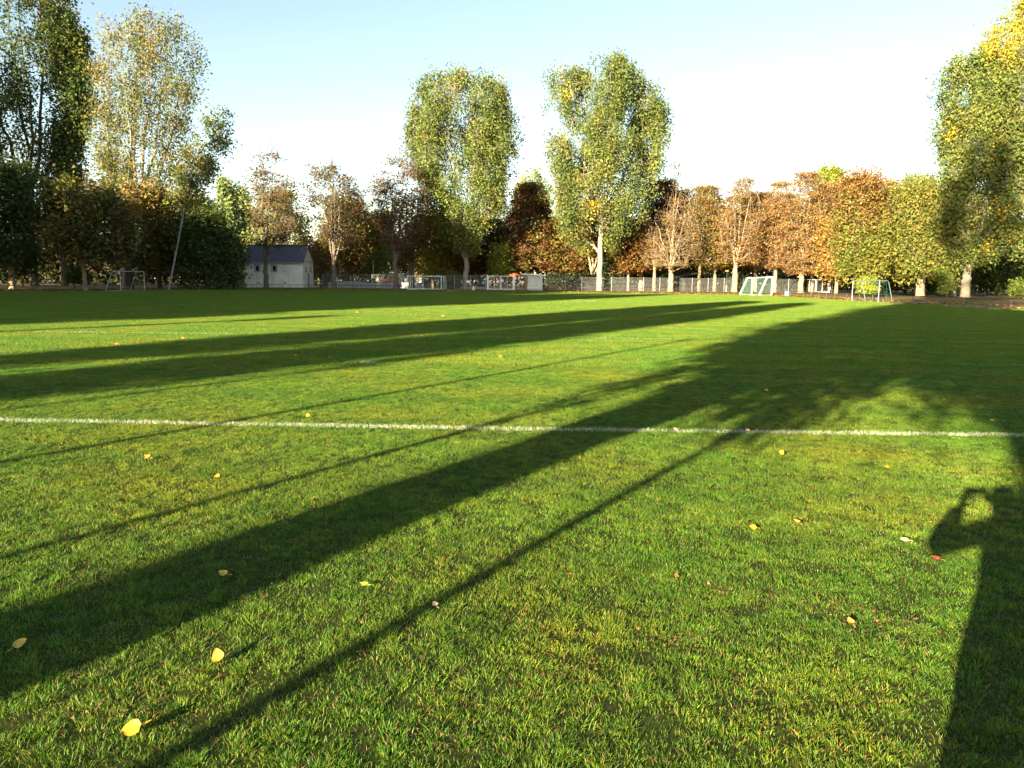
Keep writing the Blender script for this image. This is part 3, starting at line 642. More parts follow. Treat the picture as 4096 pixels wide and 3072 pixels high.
ptree('maple_tree', 'autumn maple, orange on top and bright green below, behind the right goal', 3484, 88,
      [(697, 3425, 3480), (740, 3385, 3505), (820, 3365, 3510), (900, 3345, 3530), (1000, 3335, 3545), (1075, 3365, 3540)], tr=.27, fork=1070, boughs=96, clumps=6, per=70, seed=50, pal=OLIVE[:2] + YGREEN[1:2] + GREEN[1:2],
      pal2=ORANGE + BROWN[:1], split=lambda C_, g: C_[:, 2] + g.normal(0, 2.2, len(C_)) > 9.2, stems=6, size=.22, flat=.4, droop=.2)
ptree('chestnut_tree', 'pale orange brown chestnut rising behind the broad olive tree', 3560, 108,
      [(725, 3490, 3550), (770, 3470, 3660), (860, 3450, 3700), (980, 3460, 3700)], tr=.3, boughs=60, clumps=6, per=24, seed=51, pal=ORANGE[:2] + BROWN[:2], stems=5, twigs=3, **BA)
ptree('maple_tree', 'green tree top far behind between the olive tree and the right edge poplar', 3660, 140,
      [(705, 3630, 3700), (745, 3600, 3730), (830, 3595, 3740), (950, 3610, 3730)], tr=.3, boughs=40, clumps=6, per=36, seed=52, pal=YGREEN[1:2] + GREEN[:2], stems=4, size=.38)
ptree('maple_tree', 'broad low olive green tree with thick sunlit butt left of the right edge poplar', 3682, 92,
      [(745, 3610, 3750), (800, 3500, 3800), (870, 3440, 3815), (950, 3425, 3835), (1030, 3470, 3845), (1085, 3560, 3845)], tr=.5, fork=1060, boughs=150, clumps=6, per=67, seed=53, pal=YOLIVE[:3] + GREEN[:2], stems=7, size=.22, flat=.45, droop=.2)
ptree('maple_tree', 'dark green tree with slim brown trunk just left of the right edge poplar', 3813, 96,
      [(800, 3730, 3860), (950, 3720, 3880), (1060, 3740, 3880)], tr=.3, fork=1080, boughs=50, clumps=6, per=36, seed=54, pal=DARKG + GREEN[:1], stems=4, size=.3)
ptree('poplar_tree', 'huge green poplar with yellow patches and grey trunk at the right', 3862, 88,
      [(215, 3850, 3950), (300, 3765, 4020), (420, 3752, 4070), (560, 3755, 4090), (700, 3745, 4090), (850, 3770, 4060), (960, 3800, 4010), (1045, 3830, 3960)],
      tr=.5, fork=1070, stems=6, boughs=120, clumps=7, per=78, seed=55, hot=.02, pal=GREEN, size=.22, sig=(.5, .5, .6), spread=(.8, .8, 1.3), bark='bark_pale')
ptree('poplar_tree', 'tallest green poplar cut off by the right picture edge, yellow near its top', 4170, 86,
      [(-40, 4120, 4260), (60, 4060, 4360), (140, 3960, 4400), (230, 3900, 4430), (400, 3900, 4450), (700, 3940, 4430), (950, 3970, 4400), (1020, 4000, 4350)],
      tr=.55, fork=1000, stems=7, boughs=150, clumps=7, per=75, seed=56, hot=.02, pal=GREEN, size=.22, sig=(.5, .5, .6), spread=(.9, .9, 1.4), bark='bark_pale',
      pal2=YELLOW, split=lambda C_, g: (C_[:, 2] + g.normal(0, 2, len(C_)) > 25.5))
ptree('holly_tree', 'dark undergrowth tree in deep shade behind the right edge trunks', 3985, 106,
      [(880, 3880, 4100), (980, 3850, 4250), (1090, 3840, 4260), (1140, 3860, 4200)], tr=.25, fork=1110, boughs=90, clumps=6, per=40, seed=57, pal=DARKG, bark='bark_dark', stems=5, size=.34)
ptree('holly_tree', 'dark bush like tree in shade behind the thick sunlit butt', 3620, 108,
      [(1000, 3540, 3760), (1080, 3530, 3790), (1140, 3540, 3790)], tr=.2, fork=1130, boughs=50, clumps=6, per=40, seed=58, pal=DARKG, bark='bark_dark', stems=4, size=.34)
BK = dict(cat='tree', group='second row of autumn trees behind the hedge', tr=.28, stems=5, clumps=6, size=.3, sig=(.55, .55, .35), flat=.45, droop=.2)
ptree('chestnut_tree', 'brown tree of the second row showing in the gap left of the street lamp', 2830, 134, [(770, 2790, 2870), (850, 2740, 2920), (960, 2730, 2930), (1080, 2750, 2910)], boughs=66, per=44, seed=121, pal=BROWN[:2] + OLIVE[:2], **BK)
ptree('chestnut_tree', 'rusty tree of the second row filling the gap behind the tallest nearly bare chestnut', 2700, 136, [(760, 2660, 2760), (850, 2630, 2790), (960, 2620, 2800), (1080, 2640, 2780)], boughs=66, per=44, seed=122, pal=BROWN + ORANGE[:1], **BK)
ptree('maple_tree', 'olive tree of the second row behind the golden brown half bare chestnut', 2965, 135, [(790, 2930, 3000), (860, 2890, 3040), (960, 2880, 3050), (1080, 2900, 3030)], boughs=66, per=44, seed=123, pal=YOLIVE, **BK)
ptree('chestnut_tree', 'orange tree of the second row above the white cabin', 3130, 137, [(800, 3080, 3180), (880, 3050, 3210), (970, 3050, 3210), (1070, 3070, 3190)], boughs=66, per=44, seed=124, pal=ORANGE, **BK)
ptree('chestnut_tree', 'pale orange tree of the second row behind the right gate', 3290, 134, [(780, 3250, 3360), (860, 3220, 3400), (970, 3210, 3410), (1080, 3240, 3380)], boughs=66, per=44, seed=125, pal=ORANGE, **BK)
ptree('maple_tree', 'olive brown tree of the second row behind the dark net post right of the house', 1450, 138, [(880, 1400, 1500), (950, 1370, 1540), (1030, 1360, 1550), (1090, 1380, 1530)], boughs=56, per=44, seed=126, pal=YOLIVE + DBROWN[:1], **BK)
def bush(label, px, Y, prof, n, pal, seed, size=.22, per=36):
    ptree('shrub', label, px, Y, prof, cat='shrub', tr=.04, fork=None, stems=4, boughs=n, clumps=4, per=per, seed=seed, pal=pal, size=size, sig=(.22, .22, .2), spread=(.35, .35, .3), bark='bark_dark')
bush('yellow green shrub seen through the right goal', 3462, 86, [(1105, 3450, 3490), (1130, 3430, 3505), (1165, 3430, 3505)], 26, YGREEN, 60)
bush('small bright green shrub at the right picture edge behind the rail', 4080, 80, [(1125, 4060, 4100), (1150, 4045, 4120), (1178, 4050, 4120)], 22, YGREEN[1:2] + GREEN[:1], 61)
bush('green shrub between the thick sunlit butt and the slim brown trunk', 3790, 88, [(1075, 3755, 3780), (1110, 3745, 3800), (1160, 3770, 3810)], 22, YGREEN[1:2] + GREEN[:2], 62)
bush('dark green shrub between the two left dark trunks', 300, 86, [(1060, 280, 325), (1100, 270, 350), (1130, 270, 350)], 20, GREEN[:2] + DARKG[:1], 63)
bush('pale green shrub behind the netting post left of the gate', 1800, 118, [(1085, 1760, 1830), (1110, 1750, 1850), (1150, 1755, 1850)], 40, YGREEN[1:2] + GREEN[:2], 64)

# hedge and far wood
def leafmass(name, label, cat, boxes, n, size, pal, seed, kind=None):
    g = np.random.default_rng(seed); Cc = []
    for (x0, x1, y0, y1, z0, z1f) in boxes:
        k = int(n * (x1 - x0)); x = g.uniform(x0, x1, k); y = g.uniform(y0, y1, k)
        top = np.array([z1f(v) for v in x]); Cc.append(np.stack([x, y, z0 + (top - z0) * np.sqrt(g.random(k))], 1))
    Cc = np.concatenate(Cc); cs = np.array([p[0] for p in pal]); V, Fq, c = leaves_np(Cc, 10, (size * 1.5,) * 3, size, cs[g.choice(len(cs), len(Cc))], g)
    o = link(name, np_mesh(name, V, Fq, M['leaf'], c)); return tag(o, label, cat, kind=kind)
x0, x1 = at(2190, 1130, 120).x, at(3470, 1130, 120).x
zt = at(2800, 1102, 120).z
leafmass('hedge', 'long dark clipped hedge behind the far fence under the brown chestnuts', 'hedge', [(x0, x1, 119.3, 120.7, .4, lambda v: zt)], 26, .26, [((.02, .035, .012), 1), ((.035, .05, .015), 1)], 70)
x0, x1 = at(1262, 1130, 121).x, at(1500, 1130, 121).x
leafmass('hedge', 'green hedge behind the ball netting right of the house', 'hedge', [(x0, x1, 120, 121.5, .4, lambda v: 2.9)], 14, .26, DARKG + GREEN[:2], 71)
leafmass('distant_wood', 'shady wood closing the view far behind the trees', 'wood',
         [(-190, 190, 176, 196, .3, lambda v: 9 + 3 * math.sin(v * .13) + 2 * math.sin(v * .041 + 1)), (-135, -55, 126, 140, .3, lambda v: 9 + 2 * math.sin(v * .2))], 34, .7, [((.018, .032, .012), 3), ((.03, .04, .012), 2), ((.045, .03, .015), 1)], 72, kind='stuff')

# ---------------------------------------------------------------- built things along the far side
def W(mb, name, mt, parent, **kw):
    """mesh written in world coordinates, hung under its thing or part"""
    o = mb.build(name, mt, parent, **kw)
    if parent is not None: o.location = -parent.matrix_basis.translation if parent.parent is None else Vector((0, 0, 0))
    return o
def box_w(name, mt, parent, x0, x1, y0, y1, z0, z1, **kw):
    return W(MB().box(((x0 + x1) / 2, (y0 + y1) / 2, (z0 + z1) / 2), (x1 - x0, y1 - y0, z1 - z0)), name, mt, parent, **kw)
def wx(px, Y): return at(px, 1140, Y).x
def wz(px, py, Y): return at(px, py, Y).z

# house
HY = 107.0; hx0, hx1 = wx(977, HY), wx(1213, HY); hyb = HY + 5.6; hg = zg(0, HY) - .2
ez = wz(1100, 1043, HY); rz = wz(1100, 984, HY + 2.8)
house = empty('house', (hx0, HY, hg), 'small white plastered clubhouse with a blue tiled gable roof behind the rail', 'house')
mb = MB(); ym = (HY + hyb) / 2
V = [(hx0, HY, hg), (hx1, HY, hg), (hx1, hyb, hg), (hx0, hyb, hg), (hx0, HY, ez), (hx1, HY, ez), (hx1, hyb, ez), (hx0, hyb, ez), (hx0, ym, rz - .12), (hx1, ym, rz - .12)]
mb.add(V, [(0, 1, 5, 4), (1, 2, 6, 9, 5), (2, 3, 7, 6), (3, 0, 4, 8, 7), (4, 5, 9, 8), (6, 7, 8, 9)])
W(mb, 'wall', M['plaster'], house)
box_w('plinth', M['concrete'], house, hx0 - .02, hx1 + .02, HY - .03, hyb + .02, hg, hg + .45)
ov = .22; pit = (rz - ez) / (ym - HY)
mb = MB()
for sgn in (-1, 1):
    ye = (HY - .4) if sgn < 0 else (hyb + .4); ze = ez - .4 * pit
    a = [(hx0 - ov, ye, ze), (hx1 + ov, ye, ze), (hx1 + ov, ym, rz), (hx0 - ov, ym, rz)]
    mb.hexa(a + [(x, y, z + .09) for x, y, z in a])
roof = W(mb, 'roof', M['wood'], house)
# the tiles: rows of lapped pan tiles, each with its own raised body
mb = MB(); nrow, ncol = 13, 40
for sgn in (-1, 1):
    for i in range(nrow):
        f0, f1 = i / nrow, (i + 1.06) / nrow
        for j in range(ncol):
            xa = hx0 - ov + (hx1 - hx0 + 2 * ov) * j / ncol; xb = xa + (hx1 - hx0 + 2 * ov) / ncol * .93
            ye = (HY - .42) if sgn < 0 else (hyb + .42); ze = ez - .42 * pit
            def pt(f, dz): return (ye + (ym - ye) * f, ze + (rz - ze) * f + .1 + dz)
            (y0_, z0_), (y1_, z1_) = pt(f0, .055), pt(min(f1, 1), .02); xm = (xa + xb) / 2
            mb.add([(xa, y0_, z0_ - .05), (xm, y0_, z0_ + .02), (xb, y0_, z0_ - .05), (xa, y1_, z1_ - .04), (xm, y1_, z1_ + .02), (xb, y1_, z1_ - .04)],
                   [(0, 1, 4, 3), (1, 2, 5, 4), (0, 2, 1)])
t_ = W(mb, 'roof_tiles', M['roof_tile'], roof); t_['kind'] = 'stuff'
W(MB().tube([(hx0 - ov, ym, rz + .13), (hx1 + ov, ym, rz + .13)], .09, 8), 'ridge', M['roof_tile'], roof)
W(MB().tube([(hx0 - ov, HY - .47, ez - .42 * pit + .04), (hx1 + ov, HY - .47, ez - .42 * pit + .04)], .06, 8), 'gutter', M['zinc'], house)
W(MB().tube([(hx0 + .12, HY - .45, ez - .3), (hx0 + .12, HY - .07, ez - .55), (hx0 + .12, HY - .07, hg)], .045, 8), 'downpipe', M['zinc'], house)
for px in (1032, 1100):
    c = wx(px, HY); za, zb = wz(px, 1089, HY), wz(px, 1058, HY)
    w = MB()
    for x0_, x1_, z0_, z1_ in ((c - .42, c - .30, za, zb), (c + .30, c + .42, za, zb), (c - .30, c + .30, za, za + .12), (c - .30, c + .30, zb - .12, zb)):
        w.box(((x0_ + x1_) / 2, HY - .03, (z0_ + z1_) / 2), (x1_ - x0_, .08, z1_ - z0_))
    win = W(w, 'window', M['frame_grey'], house)
    box_w('pane', M['glass'], win, c - .29, c + .29, HY - .02, HY + .02, za + .125, zb - .125)
    w = MB()
    for x0_, x1_, z0_, z1_ in ((c - .29, c - .24, za + .13, zb - .13), (c + .24, c + .29, za + .13, zb - .13), (c - .24, c + .24, za + .13, za + .18), (c - .24, c + .24, zb - .18, zb - .13)):
        w.box(((x0_ + x1_) / 2, HY - .035, (z0_ + z1_) / 2), (x1_ - x0_, .03, z1_ - z0_))
    W(w, 'frame', M['white_frame'], win)
for i, yy in enumerate((HY + 1.5, HY + 4.1)):   # narrow gable windows
    za, zb = wz(1225, 1092, HY + 2), wz(1225, 1064, HY + 2)
    win = box_w('window', M['white_frame'], house, hx1 - .01, hx1 + .03, yy - .28, yy + .28, za, zb)
    box_w('pane', M['glass'], win, hx1 + .031, hx1 + .045, yy - .2, yy + .2, za + .08, zb - .08)
dr = box_w('door', M['frame_grey'], house, hx1 - .02, hx1 + .04, ym - .45, ym + .45, zg(0, ym) , zg(0, ym) + 2.1)
W(MB().tube([(hx1 + .06, ym + .35, zg(0, ym) + 1.05), (hx1 + .1, ym + .35, zg(0, ym) + 1.05), (hx1 + .1, ym + .22, zg(0, ym) + 1.05)], .015, 6), 'handle', M['zinc'], dr)
for i in range(1, 4):
    x = hx0 + (hx1 - hx0) * (.21 + .27 * (i - 1)); W(MB().box((x, HY - .012, (hg + 2.4) / 2 + .3), (.02, .024, 2.0)), 'seam_strip', M['zinc'], house)
for px, py in ((1034, 1131), (1140, 1131), (1140, 1085), (1138, 1058)):
    x = wx(px, HY); z = wz(px, py, HY); W(MB().box((x, HY - .02, z), (.42 if py > 1100 else .5, .05, .26 if py > 1100 else .08)), 'vent', M['zinc'], house)
zt = ez + .05
W(MB().box((hx1 + .03, ym, ez - .02), (.05, hyb - HY + .1, .07)), 'verge_trim', mat('red brown trim', (.3, .14, .1)), house)

# board screen left of the house
BY = 108; bx0, bx1 = wx(906, BY), wx(973, BY); g0 = zg(0, BY)
scr = empty('board_fence', (bx0, BY, g0), 'grey upright board screen between the dark yew and the house', 'fence')
nb = 14
bme = MB().box((0, 0, (wz(940, 1088, BY) - g0) / 2), ((bx1 - bx0) / nb * .93, .03, wz(940, 1088, BY) - g0)).build('board', M['grey_board'], scr)
bme.location = ((bx1 - bx0) / nb * .5, 0, 0)
for i in range(1, nb):
    c = bme.copy(); COL.objects.link(c); c.parent = scr; c.location = ((bx1 - bx0) / nb * (i + .5), (i % 2) * .012, random.uniform(-.02, .02))
W(MB().box(((bx0 + bx1) / 2, BY + .05, g0 + 1.6), (bx1 - bx0, .05, .08)).box(((bx0 + bx1) / 2, BY + .05, g0 + .4), (bx1 - bx0, .05, .08)), 'cross_rail', M['grey_board'], scr)

# wire panel fence along the far side
FY = 112.0; FG = zg(0, FY)
def panel_mesh(w, h):
    b = MB()
    n = 11
    for i in range(n): b.tube([(0, 0, .06 + (h - .1) * i / (n - 1)), (w, 0, .06 + (h - .1) * i / (n - 1))], .010, 4, False)
    for i in range(1, 13): b.tube([(w * i / 13, 0, .03), (w * i / 13, 0, h)], .0025, 3, False)
    return b
def wire_fence(label, pxs, Y, h, post_mat=None, drop=()):
    root = empty('wire_fence', (wx(pxs[0], Y), Y, zg(0, Y)), label, 'fence')
    xs = [wx(p, Y) for p in pxs]; ox = xs[0]
    p0 = MB().box((0, -.03, h / 2 - .1), (.07, .06, h + .26)).build('post', post_mat or M['zinc'], root); p0.location = (0, 0, 0)
    cap = MB().box((0, -.03, h + .045), (.08, .07, .03)).build('cap', M['rail'], p0)
    pm = None
    for i, x in enumerate(xs):
        if i:
            c = copy_tree(p0, root); c.location = (x - ox, 0, 0)
            if (i - 1) not in drop:
                if pm is None:
                    pm = panel_mesh(1, h).build('wire_panel', M['zinc'], root)
                    q = pm
                else: q = pm.copy(); COL.objects.link(q); q.parent = root
                q.location = (xs[i - 1] - ox + .035, 0, 0); q.scale = (x - xs[i - 1] - .07, 1, 1)
    return root
wire_fence('long galvanised wire panel fence from the kiosk to the white rear goal', [2197, 2262, 2327, 2387, 2446, 2510, 2574, 2639, 2704, 2768, 2832, 2896, 2961, 3025, 3090, 3154, 3198], FY, 2.0)
wire_fence('short wire panel fence right of the right gate', [3328, 3395, 3462], FY, 2.0)
wire_fence('thin wire panel fence between the house and the gate with slim posts', [1291, 1357, 1423, 1489, 1555, 1621, 1687, 1752, 1818, 1882, 1942], FY, 2.1)
wire_fence('two short wire panels between the gate and the kiosk', [2060, 2079, 2112], FY - 4, 2.05)

def gate(label, pl, pm_, pr, Y, h, ups, posts_w=.16, signs=()):
    g0 = zg(0, Y); xl, xm, xr = wx(pl, Y), wx(pm_, Y), wx(pr, Y); root = empty('gate', (xl, Y, g0), label, 'gate')
    for x in (xl, xr): W(MB().box((x, Y, g0 + h / 2), (posts_w, posts_w, h + .12)), 'post', M['white_paint'], root, bevel=.01)
    for a, b in ((xl + posts_w / 2 + .03, xm - .02), (xm + .02, xr - posts_w / 2 - .03)):
        f = MB(); t = .075
        f.box(((a + b) / 2, Y, g0 + .12), (b - a, .05, t)); f.box(((a + b) / 2, Y, g0 + h - .06), (b - a, .05, t))
        for x in (a + t / 2, b - t / 2): f.box((x, Y, g0 + h / 2 + .03), (t, .048, h - .22))
        lf = W(f, 'gate_leaf', M['white_paint'], root)
        n = ups
        for i in range(1, n + 1):
            x = a + (b - a) * i / (n + 1); W(MB().box((x, Y, g0 + h / 2 + .03), (.045, .044, h - .25)), 'upright', M['white_paint'], lf)
        w = MB()
        for i in range(1, 10): w.tube([(a, Y + .028, g0 + .12 + (h - .18) * i / 10), (b, Y + .028, g0 + .12 + (h - .18) * i / 10)], .006, 3, False)
        for i in range(1, 20): w.tube([(a + (b - a) * i / 20, Y + .028, g0 + .1), (a + (b - a) * i / 20, Y + .028, g0 + h - .06)], .003, 3, False)
        W(w, 'wire_mesh', M['zinc'], lf)
    for x0_, x1_, y0_, y1_ in signs:
        X0, X1, Z0, Z1 = wx(x0_, Y), wx(x1_, Y), wz(x0_, y1_, Y), wz(x0_, y0_, Y)
        W(MB().box(((X0 + X1) / 2, Y - .045, (Z0 + Z1) / 2), (X1 - X0, .012, Z1 - Z0)), 'notice', M['paper'], root)
    W(MB().box((xm, Y - .045, g0 + 1.05), (.12, .03, .16)), 'lock', M['zinc'], root)
    return root
gate('wide white framed double gate with two white notices in the middle of the far side', 1950, 2003, 2056, 107.5, 2.05, 1, signs=((1986, 1996, 1122, 1130), (2006, 2013, 1118, 1127)))
gate('white framed gate at the right end of the far fence behind the orange chestnut', 3207, 3264, 3318, FY - 1, 2.0, 1, posts_w=.2)

# kiosk
KY = 106.5; kx0, kx1 = wx(2111, KY), wx(2170, KY); kg = zg(0, KY) - .1
kiosk = empty('kiosk', (kx0, KY, kg), 'small pale plastered kiosk with a slanting white roof slab right of the gate', 'hut')
zl, zr = wz(2111, 1100, KY), wz(2170, 1106, KY)
mb = MB(); a = [(kx0, KY, kg), (kx1, KY, kg), (kx1, KY + 2.2, kg), (kx0, KY + 2.2, kg), (kx0, KY, zl), (kx1, KY, zr), (kx1, KY + 2.2, zr), (kx0, KY + 2.2, zl)]
mb.hexa(a); W(mb, 'wall', M['concrete'], kiosk)
box_w('plinth', mat('darker plinth render', (.40, .40, .39), .9), kiosk, kx0 - .015, kx1 + .015, KY - .02, KY + 2.22, kg, wz(2140, 1154, KY))
mb = MB()
xa, xb = wx(2095, KY), wx(2182, KY); z1_, z2_ = wz(2095, 1098, KY), wz(2182, 1105, KY); th = .16
a = [(xa, KY - .35, z1_), (xb, KY - .35, z2_), (xb, KY + 2.5, z2_), (xa, KY + 2.5, z1_)]
mb.hexa(a + [(x, y, z + th) for x, y, z in a]); W(mb, 'roof', M['white_paint'], kiosk, bevel=.01)
W(MB().box(((kx0 + kx1) / 2, KY - .022, wz(2140, 1111, KY)), (kx1 - kx0 + .04, .04, .05)), 'band', M['concrete'], kiosk)
box_w('service_hatch', M['grey_board'], kiosk, kx0 - .03, kx0 - .002, KY + .5, KY + 1.6, kg + 1.0, kg + 1.9)

# sign on poplar, notices
def sign(name, label, px0, px1, py0, py1, Y, mt, legs=True, tilt=0):
    X0, X1, Z0, Z1 = wx(px0, Y), wx(px1, Y), wz(px0, py1, Y), wz(px0, py0, Y)
    r = empty(name, ((X0 + X1) / 2, Y, zg(0, Y)), label, 'sign')
    W(MB().box(((X0 + X1) / 2, Y, (Z0 + Z1) / 2), (X1 - X0, .03, Z1 - Z0), M=Matrix.Rotation(tilt, 3, 'Y')), 'board', mt, r)
    if legs: W(MB().tube([((X0 + X1) / 2, Y + .04, zg(0, Y) - .1), ((X0 + X1) / 2, Y + .04, Z1)], .03, 6), 'pole', M['zinc'], r)
    return r
r = sign('notice_board', 'small white notice board on a stake in front of the left tall poplar', 1866, 1881, 1122, 1132, 111.8, M['paper'])
sign('blue_sign', 'light blue tilted sign left of the gate', 1928, 1941, 1125, 1135, 113.5, M['blue'], tilt=-.3)
sign('notice_board', 'small white board above the blue sign left of the gate', 1937, 1946, 1113, 1119, 114.5, M['paper'])
sign('notice_board', 'pale board standing above the dark hedge left of the lamp', 2820, 2830, 1095, 1108, 121.5, M['paper'])

# litter bins
def lathe(prof, n=16):
    b = MB(); V = []; Fs = []
    for r_, z in prof: V += [(r_ * math.cos(2 * math.pi * k / n), r_ * math.sin(2 * math.pi * k / n), z) for k in range(n)]
    for i in range(len(prof) - 1):
        for k in range(n): Fs.append((i * n + k, i * n + (k + 1) % n, (i + 1) * n + (k + 1) % n, (i + 1) * n + k))
    Fs.append(tuple(range(n))[::-1]); Fs.append(tuple((len(prof) - 1) * n + k for k in range(n))); b.add(V, Fs); return b
Y = 104.5; r = empty('litter_bin', (wx(1894, Y), Y, zg(0, Y)), 'round grey concrete litter bin beside the left tall poplar', 'bin')
lathe([(.24, 0), (.25, .05), (.24, .1), (.24, .5), (.27, .52), (.27, .58), (.22, .58), (.21, .3)]).build('bin_body', M['concrete'], r)
lathe([(.215, .45), (.215, .6), (.19, .6), (.19, .5)]).build('liner', M['zinc'], r)
Y = 85; r = empty('litter_bin', (wx(3150, Y), Y, zg(0, Y)), 'blue and white litter bin behind the rail right of the rear goal', 'bin')
lathe([(.17, 0), (.2, .02), (.22, .28), (.2, .3)]).build('bin_body', M['white_paint'], r)
lathe([(.2, .28), (.26, .3), (.27, .52), (.24, .56), (.12, .6), (.02, .6)]).build('lid', M['blue'], r)
Y = 94; r = empty('litter_bin', (wx(3012, Y), Y, zg(0, Y)), 'plain dark grey bin between the posts of the white rear goal', 'bin')
lathe([(.18, 0), (.2, .02), (.22, .4), (.24, .42), (.2, .42), (.19, .1)]).build('bin_body', M['rail'], r)
lathe([(.19, .40), (.21, .43), (.1, .47), (.01, .48)]).build('lid', M['zinc'], r)

# lamp post, flag pole, shelter, parasol
Y = 114; lx = wx(2906, Y); zt = wz(2906, 1087, Y)
r = empty('street_lamp', (lx, Y, zg(0, Y)), 'park lamp with a flat glowing orange hood behind the long wire fence', 'lamp')
W(MB().tube([(lx, Y, zg(0, Y) - .1), (lx, Y, zg(0, Y) + 1.0)], .06, 8), 'pole_base', M['white_paint'], r)
W(MB().tube([(lx, Y, zg(0, Y) + 1.0), (lx, Y, zt)], .035, 8), 'pole', M['rail'], r)
o = lathe([(.05, 0), (.3, .06), (.32, .12), (.2, .2), (.04, .24)]).build('lamp_head', mat('warm lamp hood', (.7, .33, .16), .4), r); o.location = (0, 0, zt - zg(0, Y))
Y = 128; fx = wx(3171, Y); r = empty('flag_pole', (fx, Y, zg(0, Y)), 'slim pale pole rising over the hedge left of the bright orange chestnut', 'pole')
W(MB().tube([(fx, Y, zg(0, Y) - .1), (fx, Y, wz(3171, 1068, Y))], .07, 8), 'shaft', M['white_paint'], r)
W(MB().tube([(fx, Y, wz(3171, 1068, Y)), (fx, Y, wz(3171, 1066, Y))], .1, 8), 'cap', M['zinc'], r)
Y = 116.0; sx0, sx1 = wx(2690, Y), wx(2796, Y); r = empty('shelter', (sx0, Y, zg(0, Y)), 'dark shelter with a rising mono pitch roof behind the long wire fence', 'shelter')
a = [(sx0, Y, wz(2690, 1113, Y)), (sx1, Y, wz(2796, 1092, Y)), (sx1, Y + 2.5, wz(2796, 1092, Y)), (sx0, Y + 2.5, wz(2690, 1113, Y))]
W(MB().hexa(a + [(x, y, z + .1) for x, y, z in a]), 'roof', M['dark_screen'], r)
W(MB().box((wx(2736, Y), Y + .4, zg(0, Y) + 1.0), (.62, .3, 2.3)), 'pillar', M['dark_screen'], r)
box_w('back_wall', M['dark_screen'], r, sx0, sx1, Y + 2.4, Y + 2.48, zg(0, Y) + 1.2, zg(0, Y) + 2.2)
for x in (sx0 + .1, sx1 - .1): W(MB().tube([(x, Y + .1, zg(0, Y) - .1), (x, Y + .1, zg(0, Y) + 2.2)], .04, 6), 'post', M['rail'], r)
Y = 113.5; ux = wx(2058, Y); r = empty('parasol', (ux, Y, zg(0, Y)), 'small bright orange parasol over the gate post left of the kiosk', 'parasol')
W(MB().tube([(ux, Y, zg(0, Y) - .1), (ux, Y, wz(2058, 1094, Y))], .03, 6), 'pole', M['wood'], r)
b = MB(); n = 8; zc = wz(2058, 1092, Y); V = [(ux, Y, zc)] + [(ux + .85 * math.cos(k * math.pi / 4 + .2), Y + .85 * math.sin(k * math.pi / 4 + .2), zc - .26) for k in range(n)] + [(ux + .85 * math.cos(k * math.pi / 4 + .2), Y + .85 * math.sin(k * math.pi / 4 + .2), zc - .38) for k in range(n)]
b.add(V, [(0, 1 + k, 1 + (k + 1) % n) for k in range(n)] + [(1 + k, 9 + k, 9 + (k + 1) % n, 1 + (k + 1) % n) for k in range(n)])
W(b, 'canopy', M['orange'], r)

# distant white building, van, tent, car, tarpaulins
Y = 142; r = empty('white_cabin', (wx(3108, Y), Y, zg(0, Y)), 'sunlit white cabin seen over the hedge behind the rear goal', 'cabin')
box_w('wall', M['white_van'], r, wx(3108, Y), wx(3150, Y), Y, Y + 3, zg(0, Y), wz(3130, 1084, Y))
box_w('roof', M['white_paint'], r, wx(3106, Y), wx(3153, Y), Y - .2, Y + 3.2, wz(3130, 1084, Y), wz(3130, 1080.5, Y))
box_w('window', M['glass'], r, wx(3122, Y), wx(3134, Y), Y - .02, Y + .01, wz(3130, 1100, Y), wz(3130, 1090, Y))
Y = 128; g0 = zg(0, Y)
r = empty('caravan', (wx(1550, Y), Y, g0), 'white caravan with windows half hidden behind the grey tarpaulin panels', 'caravan')
x0_, x1_ = wx(1515, Y), wx(1612, Y)
W(MB().box(((x0_ + x1_) / 2, Y + 1, g0 + 1.5), (x1_ - x0_, 2, 2.0)), 'body', M['white_van'], r, bevel=.15)
for k in range(3):
    xx = x0_ + (x1_ - x0_) * (.15 + .28 * k); w_ = box_w('window', M['white_frame'], r, xx, xx + .75, Y - .03, Y + .01, g0 + 1.45, g0 + 2.1); box_w('pane', M['glass'], w_, xx + .06, xx + .69, Y - .04, Y - .031, g0 + 1.5, g0 + 2.05)
for k in (.25, .75): W(MB().tube([(x0_ + (x1_ - x0_) * k, Y + .1, g0 + .33), (x0_ + (x1_ - x0_) * k, Y + .3, g0 + .33)], .33, 14), 'wheel', M['black'], r)
r = empty('tent', (wx(1655, Y), Y, g0), 'white pavilion tent behind the half bare red brown chestnut', 'tent')
x0_, x1_ = wx(1626, Y), wx(1687, Y); zt = wz(1650, 1092, Y)
box_w('wall', M['white_van'], r, x0_, x1_, Y, Y + 3, g0 - .1, zt)
W(MB().add and (lambda b: (b.add([(x0_ - .1, Y - .1, zt), (x1_ + .1, Y - .1, zt), (x1_ + .1, Y + 3.1, zt), (x0_ - .1, Y + 3.1, zt), ((x0_ + x1_) / 2, Y + 1.5, zt + .45)], [(0, 1, 4), (1, 2, 4), (2, 3, 4), (3, 0, 4)]), b)[1])(MB()), 'roof', M['white_paint'], r)
Y = 117.5; g0 = zg(0, Y)
